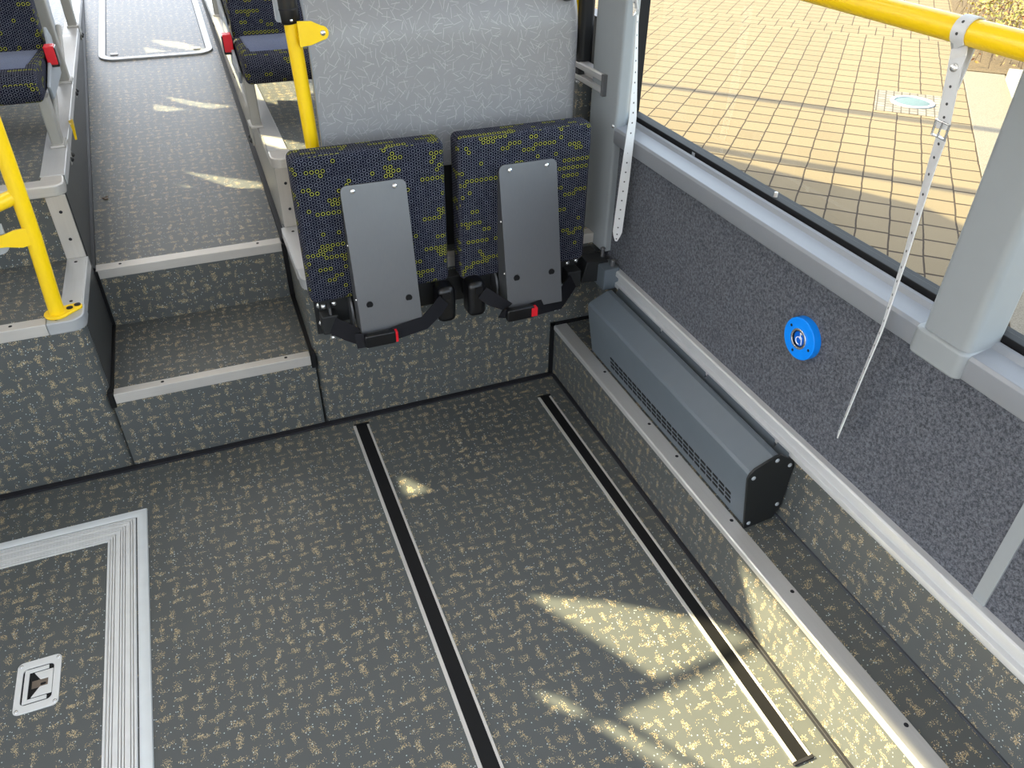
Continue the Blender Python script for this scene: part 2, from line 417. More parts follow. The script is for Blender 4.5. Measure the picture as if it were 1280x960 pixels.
# lower podiums with a softly rounded front corner
def podium_poly(xa, xc, left):
    r = .030; out = []
    if left:
        out = [(xa, BY+.02), (xa, RY)]
        for k in range(7):
            a = -PI/2 + PI/2*k/6; out.append((xc-r+r*math.cos(a), RY+r+r*math.sin(a)))
        out.append((xc-.008, BY+.02))
    else:
        out = [(xc+.004, BY+.02)]
        for k in range(7):
            a = PI + PI/2*k/6; out.append((xc+r+r*math.cos(a), RY+r+r*math.sin(a)))
        out += [(xa, RY), (xa, BY+.02)]
    return out
struct(build('floor_podium', MB().prism(podium_poly(-1.22, -.371, True), 'z', -.04, PZ), M['vinyl']), 'speckled podium carrying the yellow handrail')
struct(build('floor_podium', MB().prism(podium_poly(WX+.06, .168, False), 'z', -.04, PZ), M['vinyl']), 'speckled podium behind the folding seats')
# upper podiums under the passenger seats
def up_l(y): return -.378 - .028*(y-2.28)
struct(build('floor_podium', MB().prism([(-1.22, BY-.01), (up_l(BY), BY-.01), (up_l(7.2), 7.2), (-1.22, 7.2)], 'z', 0, UZ-.004), M['vinyl']), 'seat podium left of the aisle')
struct(build('floor_podium', MB().prism([(.182, BY-.01), (1.16, BY-.01), (1.16, 7.2), (.190, 7.2)], 'z', 0, UZ-.004), M['vinyl']), 'seat podium right of the aisle')
# plain dark side linings towards the aisle
struct(build('wall_aisle_left', MB().prism([(up_l(BY)-.004, BY), (up_l(BY)+.006, BY), (up_l(7.2)+.006, 7.2), (up_l(7.2)-.004, 7.2)], 'z', .40, UZ-.03), M['darkwall']), 'dark side lining of the seat podium left of the aisle')
struct(build('wall_aisle_right', MB().box(.176, .186, BY, 7.2, .40, UZ-.03), M['leg']), 'pale side lining of the seat podium right of the aisle')
# linings of the step well
struct(build('wall_step_left', MB().box(-.376, -.3695, RY+.030, BY+.005, SZ-.01, PZ-.030), M['darkwall']), 'dark side lining of the step well')
# the ledge along the window wall
struct(build('floor_ledge', MB().box(LX, WX+.02, -2.6, RY+.01, -.04, LZ), M['vinyl']), 'speckled ledge along the window wall')

# sealing strips
struct(build('trim_1', MB().box(-1.22, LX, RY-.020, RY+.001, -.002, .006), M['seal'], bevel=.002), 'dark sealing strip where floor meets riser')
struct(build('trim_2', MB().box(LX-.008, LX+.002, -2.5, RY-.02, -.002, .010), M['seal'], bevel=.002), 'dark sealing strip where floor meets ledge')
struct(build('trim_3', MB().box(WX-.005, WX+.001, -2.5, RY, LZ-.002, LZ+.004), M['slate'], bevel=.001), 'dark sealing strip where ledge meets wall')
struct(build('trim_4', MB().box(LX-.014, LX+.002, RY-.006, RY+.001, 0, LZ+.012).box(LX-.014, WX, RY-.006, RY+.001, LZ, LZ+.010), M['black']), 'black sealing at the end of the ledge')
s = MB(); s.box(-.377, -.362, RY+.01, BY+.004, SZ-.002, SZ+.010); s.box(-.379, -.361, BY-.008, BY+.004, SZ, AZ(BY)); s.box(-.378, -.364, RY-.004, RY+.012, SZ-.040, SZ+.008)
struct(build('trim_5', s, M['black'], bevel=.002), 'black sealing along the left side of the step well')
s = MB(); s.box(.157, .170, RY+.01, BY+.004, SZ-.002, SZ+.010); s.box(.157, .172, BY-.008, BY+.004, SZ, AZ(BY)); s.box(.156, .172, RY-.004, RY+.012, SZ-.040, SZ+.008)
struct(build('trim_6', s, M['black'], bevel=.002), 'black sealing along the right side of the step well')
s = MB(); s.prism([(BY, AZ(BY)-.01), (7.2, AZ(7.2)-.01), (7.2, AZ(7.2)+.014), (BY, AZ(BY)+.014)], 'x', .160, .178)
struct(build('trim_7', s, M['black'], bevel=.003), 'black sealing along the right edge of the aisle floor')
s = MB(); s.sweep([[(up_l(y)+dx, y, AZ(y)+dz) for dx, dz in ((.014,-.01),(.004,-.01),(.004,.016),(.014,.008))] for y in (BY, 7.2)])
struct(build('trim_8', s, M['black']), 'black sealing along the left edge of the aisle floor')

# aluminium edge profiles
def screws(root, pts, d, r=.0045, mat='seal'):
    for p in pts: build('screw', MB().dome(p, d, r, r*.4), M[mat], root)
def nosing(name, label, mb, mat, pts, d, bevel=.0015):
    o = struct(build(name, mb, M[mat], bevel=bevel), label); screws(o, pts, d); return o
nosing('trim_9', 'aluminium nosing on the lower step', MB().prism([(RY-.003, SZ-.028), (RY, SZ-.028), (RY, SZ), (RY+.026, SZ), (RY+.026, SZ+.003), (RY-.003, SZ+.003)], 'x', -.363, .156), 'alu_x',
       [(-.24, RY+.014, SZ+.003), (.09, RY+.014, SZ+.003)], (0,0,1))
z = AZ(BY)
nosing('trim_10', 'aluminium nosing at the start of the aisle', MB().prism([(BY-.003, z-.026), (BY+.002, z-.026), (BY+.002, z), (BY+.030, z+.003), (BY+.030, z+.006), (BY-.003, z+.003)], 'x', -.366, .158), 'alu_x',
       [(-.30, BY+.016, z+.0045), (.09, BY+.016, z+.0045)], (0,0,1))
nosing('trim_11', 'aluminium nosing along the ledge by the wall', MB().prism([(LX-.004, LZ-.013), (LX, LZ-.013), (LX, LZ), (LX+.041, LZ), (LX+.041, LZ+.003), (LX-.001, LZ+.003), (LX-.004, LZ)], 'y', -2.5, RY-.008), 'alu_y',
       [(LX+.03, y, LZ+.003) for y in (1.62, 1.36, 1.22, .98, .76, .44)], (0,0,1))
# left podium: front profile, side profile, corner plate
nosing('trim_12', 'aluminium nosing on the front of the podium with the yellow handrail', MB().prism([(RY-.003, PZ-.028), (RY, PZ-.028), (RY, PZ), (RY+.034, PZ), (RY+.034, PZ+.003), (RY-.003, PZ+.003)], 'x', -1.22, -.452), 'alu_x',
       [(-.53, RY+.018, PZ+.003)], (0,0,1))
def side_profile(xe, xi, y0, y1, z): return MB().box(min(xe, xi), max(xe, xi), y0, y1, z, z+.003).box(min(xe, xe+(xe-xi)*.06), max(xe, xe+(xe-xi)*.06), y0, y1, z-.030, z+.003)
nosing('trim_13', 'aluminium profile on the aisle side of the podium with the yellow handrail', side_profile(-.373, -.424, RY+.075, BY-.012, PZ), 'alu_y',
       [(-.40, RY+.10, PZ+.003), (-.40, BY-.04, PZ+.003)], (0,0,1))
def corner_plate(left):
    r = .034; pts = []
    if left:
        xe = -.367
        pts = [(-.452, RY-.004)]
        for k in range(7):
            a = -PI/2+PI/2*k/6; pts.append((xe-r+r*math.cos(a), RY-.004+r+r*math.sin(a)))
        pts += [(xe, RY+.076), (-.424, RY+.076), (-.436, RY+.060), (-.452, RY+.036)]
    else:
        xe = .166
        pts = [(xe+.06, RY+.076), (xe, RY+.076)]
        for k in range(7):
            a = PI+PI/2*k/6; pts.append((xe+r+r*math.cos(a), RY-.004+r+r*math.sin(a)))
        pts += [(xe+.09, RY-.004), (xe+.09, RY+.036)]
    return pts
nosing('trim_14', 'rounded aluminium corner plate under the yellow handrail', MB().prism(corner_plate(True), 'z', PZ-.030, PZ+.004), 'hatchframe', [(-.395, RY+.062, PZ+.004), (-.428, RY+.012, PZ+.004)], (0,0,1), .004)
nosing('trim_15', 'rounded aluminium corner plate beside the folding seats', MB().prism(corner_plate(False), 'z', PZ-.030, PZ+.004), 'hatchframe', [], (0,0,1), .004)
nosing('trim_16', 'aluminium profile on the aisle side of the podium beside the folding seats', side_profile(.168, .222, RY+.075, BY-.012, PZ), 'alu_y', [(.195, BY-.05, PZ+.003), (.195, RY+.10, PZ+.003)], (0,0,1))
nosing('trim_17', 'aluminium nosing on the riser behind the folding seats', MB().prism([(RY-.003, PZ-.028), (RY, PZ-.028), (RY, PZ), (RY+.034, PZ), (RY+.034, PZ+.003), (RY-.003, PZ+.003)], 'x', .256, WX), 'alu_x', [], (0,0,1))
# upright corner profiles and upper nosings
nosing('trim_18', 'upright aluminium corner profile left of the aisle', MB().box(-.424, -.374, BY-.015, BY-.010, PZ+.003, UZ-.03), 'alu_z',
       [(-.398, BY-.015, PZ+.06), (-.398, BY-.015, PZ+.14)], (0,-1,0))
nosing('trim_19', 'upright aluminium corner profile right of the aisle', MB().box(.176, .224, BY-.015, BY-.010, PZ+.003, UZ-.03), 'alu_z',
       [(.20, BY-.015, PZ+.06), (.20, BY-.015, PZ+.14)], (0,-1,0))
def up_corner(left):
    r = .030; y0 = BY-.020
    if left:
        xe = -.370; pts = [(-1.2, y0)]
        for k in range(7):
            a = -PI/2+PI/2*k/6; pts.append((xe-r+r*math.cos(a), y0+r+r*math.sin(a)))
        pts += [(xe-.004, y0+.08), (xe-.06, y0+.08), (xe-.06, y0+.055), (-1.2, y0+.055)]
    else:
        xe = .170; pts = [(xe+.062, y0+.08), (xe, y0+.08)]
        for k in range(7):
            a = PI+PI/2*k/6; pts.append((xe+r+r*math.cos(a), y0+r+r*math.sin(a)))
        pts += [(1.10, y0), (1.10, y0+.055), (xe+.062, y0+.055)]
    return pts
struct(build('trim_20', MB().prism(up_corner(True), 'z', UZ-.032, UZ), M['alu_x'], bevel=.005), 'rounded aluminium nosing of the seat podium left of the aisle')
struct(build('trim_21', MB().prism(up_corner(False), 'z', UZ-.032, UZ), M['alu_x'], bevel=.005), 'rounded aluminium nosing of the seat podium right of the aisle')
s = MB(); s.sweep([[(up_l(y)+dx, y, UZ+dz) for dx, dz in ((.010,-.03),(.010,.0),(-.052,.0),(-.052,-.004),(.006,-.004),(.006,-.03))] for y in (BY+.06, 7.2)])
struct(build('trim_22', s, M['alu_y'], bevel=.002), 'aluminium profile along the seat podium left of the aisle')
s = MB(); s.box(.170, .228, BY+.06, 7.2, UZ-.004, UZ).box(.170, .175, BY+.06, 7.2, UZ-.03, UZ)
struct(build('trim_23', s, M['alu_y'], bevel=.002), 'aluminium profile along the seat podium right of the aisle')

# ------------------------------------------------------------------ window wall
struct(build('wall_right', MB().box(WX, WX+.10, -2.6, 1.90, .40, .80), M['carpet']), 'charcoal felt covered wall under the window')
struct(build('wall_right_base', MB().box(WX, WX+.10, -2.6, RY+.4, -.30, .40), M['vinyl']), 'speckled vinyl strip of wall below the rail')
struct(build('wall_right_rear', MB().box(WX+.05, WX+.10, 1.99, 5.1, .40, 1.05), M['darkwall']), 'dark wall behind the corner pillar')
struct(build('wall_right_top', MB().box(WX+.04, WX+.14, -2.6, 5.1, 2.0, 2.30), M['paint']), 'grey panel above the windows')
struct(build('wall_right_skin', MB().box(WX+.101, WX+.13, -2.6, 5.6, -.30, .795), M['body']), 'outer skin of the coach')
# aluminium wall rail: two lips and a channel
pr = [(WX+.002,.376),(WX-.016,.376),(WX-.018,.380),(WX-.018,.392),(WX-.008,.395),(WX-.008,.410),(WX-.018,.413),(WX-.018,.427),(WX-.014,.430),(WX+.002,.430)]
struct(build('trim_24', MB().prism(pr, 'y', -2.5, 1.795), M['rail'], bevel=.001), 'silver rail along the foot of the felt wall')
# vertical joint strip on the felt
struct(build('trim_25', MB().box(WX-.004, WX+.002, .476, .501, .428, .79), M['paint'], bevel=.001), 'grey joint strip on the felt wall')
# sill profile
sp = [(WX+.002,.784),(WX-.020,.784),(WX-.022,.788),(WX-.022,.822),(WX-.018,.828),(WX+.024,.832),(WX+.030,.840),(WX+.037,.842),(WX+.040,.836),(WX+.044,.784)]
struct(build('trim_26', MB().prism(sp, 'y', .70, 1.852), M['sill'], bevel=.0012), 'pale grey window sill below the first window')
struct(build('trim_27', MB().prism(sp, 'y', -2.5, .72), M['sill'], bevel=.0012), 'pale grey window sill below the second window')
# windows: black surround with the pane
def window(name, label, y0, y1, x0=WX+.045, x1=WX+.098, jamb=.055):
    f = MB()
    f.box(x0, x1, y0, y1, .775, .838).box(x0, x1, y0, y1, 1.94, 2.01)
    f.box(x0, x1, y0, y0+.030, .838, 1.94).box(x0, x1, y1-jamb, y1, .838, 1.94)
    f.box(x0-.004, x0+.016, y0, y1, .80, .852)
    o = struct(build(name, f, M['black'], bevel=.002), label)
    build('pane', MB().box(x1-.012, x1-.006, y0+.02, y1-.02, .83, 1.95), M['glass'], o)
    return o
w1 = window('window_1', 'large window looking onto the paved yard', .718, 1.985)
build('clip', MB().box(WX+.040, WX+.062, 1.555, 1.567, .825, .848), M['seatgrey'], w1)
build('clip', MB().cyl((WX+.05, 1.255, .845), (WX+.05, 1.255, .862), .004), M['alu_z'], w1)
window('window_2', 'next window beyond the grey pillar', -2.4, .716, jamb=.013)
# near pillar with its foot collar
p = MB()
px0, px1 = WX-.028, WX+.050
p.prism(rr((px0+px1)/2, .713, px1-px0, .092, .014), 'z', .80, 2.30)
pil = struct(build('wall_pillar', p, M['paint'], bevel=.001), 'grey window pillar with a foot collar over the sill')
q = MB(); q.prism(rr((WX-.034+WX+.046)/2, .716, .080, .104, .014), 'z', .782, .832)
build('collar', q, M['paint'], pil, bevel=.006, seg=3)
# far pillar
p = MB(); p.prism([(WX-.026, 1.862), (WX-.020, 1.848), (WX+.010, 1.850), (WX+.034, 1.872), (WX+.036, 1.995), (WX-.026, 1.995)], 'z', .455, 2.30)
p2 = struct(build('wall_pillar', p, M['paint'], bevel=.006, seg=3), 'grey corner pillar beside the folding seats')
build('screw', MB().dome((WX-.024, 1.856, .83), (-1,-.3,0), .005, .003), M['chrome'], p2)
# dark corner post behind the panel, vinyl at its foot
struct(build('wall_corner_post', MB().box(1.035, 1.075, 2.06, 2.16, .90, 2.30), M['dark'], bevel=.012, seg=3), 'dark corner post behind the patterned panel')
struct(build('wall_corner_base', MB().box(1.030, 1.080, 2.05, 2.18, PZ, .90), M['vinyl'], bevel=.012, seg=3), 'speckled vinyl corner below the dark post')

# ------------------------------------------------------------------ floor tracks
def track(label, xa, xb, y0, y1):
    t = thing('floor_track', ((xa+xb)/2, (y0+y1)/2, 0), label, 'floor track')
    build('insert', MB().box(xa+.008, xb-.006, y0, y1, -.001, .0022), M['black'], t)
    build('rim', MB().box(xa, xa+.0085, y0, y1+.001, -.001, .0035), M['rim'], t, bevel=.001)
    build('rim', MB().box(xb-.0065, xb, y0, y1-.004, -.001, .0035), M['rim'], t, bevel=.001)
    build('end_cap', MB().box(xa+.004, xb+.001, y1, y1+.006, -.001, .0045), M['black'], t, bevel=.001)
    build('end_cap', MB().box(xa-.002, xb+.002, y0-.007, y0, -.001, .0055), M['seal'], t, bevel=.001)
    return t
track('long black floor track with silver rims ending under the fold-up seats', .2425, .2900, .15, 1.868)
track('black floor track with silver rims running close beside the ledge', .8255, .8690, .524, 1.800)

# ------------------------------------------------------------------ ramp hatch in the floor
h = thing('ramp_hatch', (-.75, 1.0, 0), 'speckled floor hatch with grooved aluminium border and recessed latch', 'floor hatch')
xo, yo = -.344, 1.725
def lsweep(prof):
    return MB().sweep([[(xo-o, .25, z) for o, z in prof], [(xo-o, yo-o, z) for o, z in prof], [(-1.21, yo-o, z) for o, z in prof]])
build('outer_border', lsweep([(0,-.002),(.002,.0045),(.010,.0062),(.020,.006),(.0255,.0035),(.0255,-.002)]), M['border'], h, smooth=30)
prof = [(.029,-.002),(.029,.004)]
k = .031
while k < .088:
    wide = .0095 if abs(k-.045) < .004 or abs(k-.064) < .004 else .0034
    prof += [(k,.0056),(k+wide,.0056),(k+wide+.0003,.0006),(k+wide+.0020,.0006)]; k += wide+.0023
prof += [(.0905,.005),(.0945,.005),(.0945,-.002)]
build('grooved_border', lsweep(prof), M['latch'], h, smooth=0)
build('hatch_panel', MB().box(-1.21, xo-.0945, .25, yo-.0945, -.002, .0028), M['vinyl'], h)
# recessed latch
cx, cy = -.568, 1.2515
pl = build('latch_plate', MB().ringprism(rr(cx, cy, .086, .130, .012), rr(cx-.001, cy, .060, .092, .010), 'z', .0025, .0062), M['latch'], h, bevel=.001)
build('recess', MB().prism(rr(cx-.001, cy, .062, .094, .010), 'z', .0024, .0031), M['black'], pl)
u = MB()
for a0, a1, b0, b1 in ((cx-.0275, cx-.018, cy-.043, cy+.043), (cx-.0185, cx+.019, cy+.0335, cy+.043), (cx-.0185, cx+.019, cy-.043, cy-.0335)): u.box(a0, a1, b0, b1, .0030, .0058)
build('handle', u, M['latch'], pl, bevel=.001)
build('cup', MB().prism([(cx-.009, cy+.031), (cx+.028, cy+.031), (cx+.028, cy+.010), (cx+.004, cy+.010)], 'z', .003, .0056).prism([(cx+.004, cy-.008), (cx+.028, cy-.008), (cx+.028, cy-.031), (cx-.012, cy-.031)], 'z', .003, .0056).box(cx+.019, cx+.028, cy-.010, cy+.012, .003, .0054), M['latch'], pl, bevel=.0012)
build('groove', MB().box(cx-.012, cx+.019, cy-.0085, cy+.0105, .003, .0040), M['mud'], pl)
build('slot', MB().prism(rr(cx+.010, cy-.002, .011, .0055, .0026), 'z', .003, .0043), M['black'], pl)
for sx, sy in ((-1,1),(1,1),(-1,-1),(1,-1)):
    build('screw', MB().dome((cx+sx*.036, cy+sy*.056, .006), (0,0,1), .0042, .0016), M['chrome'], pl)

# ------------------------------------------------------------------ heater on the ledge
ht = thing('convector_heater', (1.0, 1.34, LZ), 'slate grey convector heater with slotted front standing on the ledge', 'heater')
hy0, hy1 = .955, 1.735
prof = [(.972,.192),(.9445,.352),(.946,.359),(.951,.3655),(.957,.369),(1.000,.3900),(1.004,.3925),(1.017,.3930),(1.022,.3895),(1.029,.372),(1.029,.192)]
build('body', MB().prism(prof, 'y', hy0, hy1), M['heater'], ht, smooth=22)
pr2 = [(.968,.188),(.9425,.350),(.946,.364),(.957,.3755),(1.006,.3965),(1.020,.397),(1.031,.389),(1.056,.372),(1.066,.350),(1.062,.235),(1.045,.196)]
ec = build('end_plate', MB().prism(pr2, 'y', hy0-.006, hy0), M['cap'], ht, bevel=.0012)
for p_ in ((.958,.350),(1.012,.384),(1.052,.358),(1.048,.240),(.978,.204)):
    build('screw', MB().dome((p_[0], hy0-.006, p_[1]), (0,-1,0), .0055, .003), M['seatgrey'], ec)
back = MB().box(1.046, 1.054, hy0, hy1+.02, .192, .372)
build('back_plate', back, M['heater'], ht, bevel=.002)
for a, b in ((hy0+.002, hy0+.045), (hy0+.052, 1.28), (1.285, 1.50), (1.505, hy1+.015)):
    build('deflector', MB().prism([(1.040,.350),(1.050,.388),(1.062,.386),(1.064,.350)], 'y', a, b), M['heater'], ht, bevel=.003)
# slots: on the leaning front, in three short rows along its lower half
def front_pt(tt): return (.972 + (.9455-.972)*tt, .192 + .158*tt)
sl = 0
y = 1.01
rows = (.17, .26, .35)
while y < 1.60 and sl < 78:
    for rI, tt in enumerate(rows):
        x_, z_ = front_pt(tt)
        build('slot', MB().sweep([[(x_-.0008, yy, z_-.0035), (x_-.0008-.0012, yy, z_+.0035), (x_+.002, yy, z_+.0035), (x_+.002, yy, z_-.0035)] for yy in (y, y+.020)]), M['black'], ht, smooth=0); sl += 1
    y += .0262

# ------------------------------------------------------------------ blue wheelchair push button
bt = thing('push_button', (WX-.012, 1.02, .646), 'round blue push button with white wheelchair symbol on the felt wall', 'button')
c = Vector((WX, 1.020, .646))
def ring(r0, r1, x0, x1, n=40):
    mb = MB(); out = [(c.y+r1*math.cos(2*PI*i/n), c.z+r1*math.sin(2*PI*i/n)) for i in range(n)]; inn = [(c.y+r0*math.cos(2*PI*i/n), c.z+r0*math.sin(2*PI*i/n)) for i in range(n)]
    return mb.ringprism(out, inn, 'x', x0, x1)
build('housing', ring(.021, .0455, WX-.017, WX+.001), M['blue'], bt, bevel=.0015)
build('bezel', ring(.0180, .0225, WX-.0195, WX-.004), M['chrome'], bt, bevel=.001)
build('gasket', ring(.0165, .0182, WX-.018, WX-.004), M['black'], bt)
fc = build('push_face', MB().cyl((WX-.015, c.y, c.z), (WX-.002, c.y, c.z), .0168, n=32), M['blue2'], bt)
def S3(r, u): return (WX-.0156, c.y - r*1.28, c.z + u*1.28)
sy = MB()
sy.cyl((WX-.0149, c.y-.0014, c.z+.0124), (WX-.0164, c.y-.0014, c.z+.0124), .0025, n=12)
sy.tube([S3(.0008,.0068), S3(.0004,.0010)], .0010, 8)
sy.tube([S3(.0006,.0048), S3(.0056,.0022)], .0009, 8)
arc = [S3(-.0010+.0062*math.cos(math.radians(a)), -.0040+.0062*math.sin(math.radians(a))) for a in range(85, 300, 15)]
sy.tube(arc, .0009, 8)
sy.tube([S3(.0004,.0010), S3(.0050,.0004), S3(.0066,-.0082)], .0010, 8)
build('wheelchair_symbol', sy, M['white'], fc)
for a in (150, -15, 255):
    build('screw', MB().dome((WX-.017, c.y - .0335*math.cos(math.radians(a)), c.z+.0335*math.sin(math.radians(a))), (-1,0,0), .0032, .001), M['black'], bt)

# ------------------------------------------------------------------ yellow grab rail along the window and its straps
gr = thing('grab_rail', (1.0, 1.2, 1.274), 'yellow tubular grab rail running in front of the window', 'grab rail')
build('tube', MB().tube([(1.0, .30, 1.274), (1.0, 1.93, 1.274)], .0175, 24), M['yellow'], gr)
for yy in (.713, 1.92):
    build('bracket', MB().cyl((1.0, yy-.012 if yy > 1 else .40, 1.274), (WX-.02, yy-.012 if yy > 1 else .40, 1.274), .012).cyl((WX-.030, yy-.012 if yy > 1 else .40, 1.274), (WX-.02, yy-.012 if yy > 1 else .40, 1.274), .028), M['yellow'], gr)

def loop(y, r, x=1.0, z=1.274, a0=-60, a1=250, n=14):
    return [(x + r*math.cos(math.radians(a)), y, z + r*math.sin(math.radians(a))) for a in [a0+(a1-a0)*i/n for i in range(n+1)]]
def strap(label, y0, path, wvec, widths, holes, loop_w, rivet, buckle, r_dir):
    t = thing('hanging_strap', path[-1], label, 'strap')
    lp = loop(y0, .0195)
    # loop around the tube, both ends run down to the rivet
    pts = [(rivet[0]+.006, rivet[1], rivet[2]-.03)] + lp + [(rivet[0]-.001, rivet[1], rivet[2]+.012), rivet] + [buckle]
    build('loop', MB().ribbon(pts, (0,1,0) if r_dir is None else r_dir, loop_w, .0022), M['strap'], t)
    b = build('strap_tail', MB().ribbon(path, wvec, widths, .002), M['strap'], t)
    view = (Vector((0,0,1.5)) - Vector(rivet)).normalized()
    build('rivet', MB().dome(Vector(rivet)+Vector((-.0012,0,0)), (-1,-.2,.2), .0062, .004), M['chrome'], t)
    W = Vector(wvec[0]).normalized()
    bc = Vector(buckle); dn = (Vector(path[1])-Vector(path[0])).normalized()
    nb = W.cross(dn).normalized(); nb = nb if nb.x < 0 or nb.y < 0 else -nb
    fr_ = [bc + W*sx*(widths[0]/2+.004) + dn*sz*.012 + nb*.003 for sx, sz in ((-1,-1),(1,-1),(1,1),(-1,1))]
    bk = build('buckle', MB().tube(fr_, .0020, 8, closed=True), M['chrome'], t)
    build('prong', MB().tube([bc - dn*.013 + nb*.003, bc + dn*.013 + nb*.004], .0014, 8), M['chrome'], bk)
    for p_ in [(Vector(lp[k_]) + Vector((math.cos(a_), 0, math.sin(a_)))*.0011, Vector((math.cos(a_), 0, math.sin(a_)))) for k_, a_ in ((9, math.radians(-60+310*9/14)), (11, math.radians(-60+310*11/14)))]:
        build('hole', MB().cyl(p_[0]-p_[1]*.001, p_[0]+p_[1]*.0006, .0020, n=10), M['dot'], t, smooth=0)
    for f_ in (.30, .58, .80):
        q_ = Vector(rivet).lerp(Vector(buckle), f_); dd = (Vector(buckle)-Vector(rivet)).normalized(); nn_ = Vector((0,1,0)).cross(dd); nn_ = nn_ if nn_.x < 0 else -nn_
        build('hole', MB().cyl(q_+nn_*.0008, q_+nn_*.0017, .0020, n=10), M['dot'], t, smooth=0)
    # punched holes shown as dark dots on the face turned to the room
    k = 0
    for i in range(len(path)-1):
        a, b2 = Vector(path[i]), Vector(path[i+1]); L = (b2-a).length
        n = max(1, round(L/holes))
        for j in range(n):
            f = (j+.5)/n; p_ = a.lerp(b2, f); tg = (b2-a).normalized()
            W_ = Vector(wvec[i]).lerp(Vector(wvec[i+1]), f); W_ = (W_-tg*W_.dot(tg)).normalized()
            N_ = tg.cross(W_); N_ = N_ if N_.dot(Vector((0,0,1.5))-p_) > 0 else -N_
            build('hole', MB().cyl(p_+N_*.0008, p_+N_*.0013, .0022, n=10), M['dot'], t, smooth=0)
    return t
# strap in the middle of the window
v0 = (0,1,0); v1 = (.55,.83,0); v2 = (.72,.70,.0)
strap('pale perforated strap looped on the yellow rail, its tail resting against the felt wall', .822,
      [(.990,.800,1.138), (1.000,.808,1.094), (1.008,.806,.935), (1.022,.815,.80), (1.034,.833,.66), (1.041,.846,.528)],
      [(.15,1,0), (.3,.95,0), (.55,.80,0), (.66,.74,0), (.70,.71,0), (.72,.69,0)], [.020,.020,.020,.021,.022,.020], .030, .022, (.978,.806,1.233), (.985,.799,1.150), None)
# strap in the corner
strap('white perforated strap hanging in the corner beside the grey pillar', 1.716,
      [(1.004,1.716,1.135), (1.010,1.712,1.02), (1.014,1.707,.90), (1.018,1.722,.74), (1.021,1.738,.575), (1.0215,1.740,.560), (1.022,1.742,.545)],
      [(.62,.78,0), (.80,.55,0), (.86,.12,0), (.86,-.35,0), (.86,-.50,0), (.86,-.50,0), (.86,-.50,0)], [.022,.022,.023,.025,.026,.018,.006], .026, .022, (.9785,1.712,1.215), (.998,1.716,1.150), None)

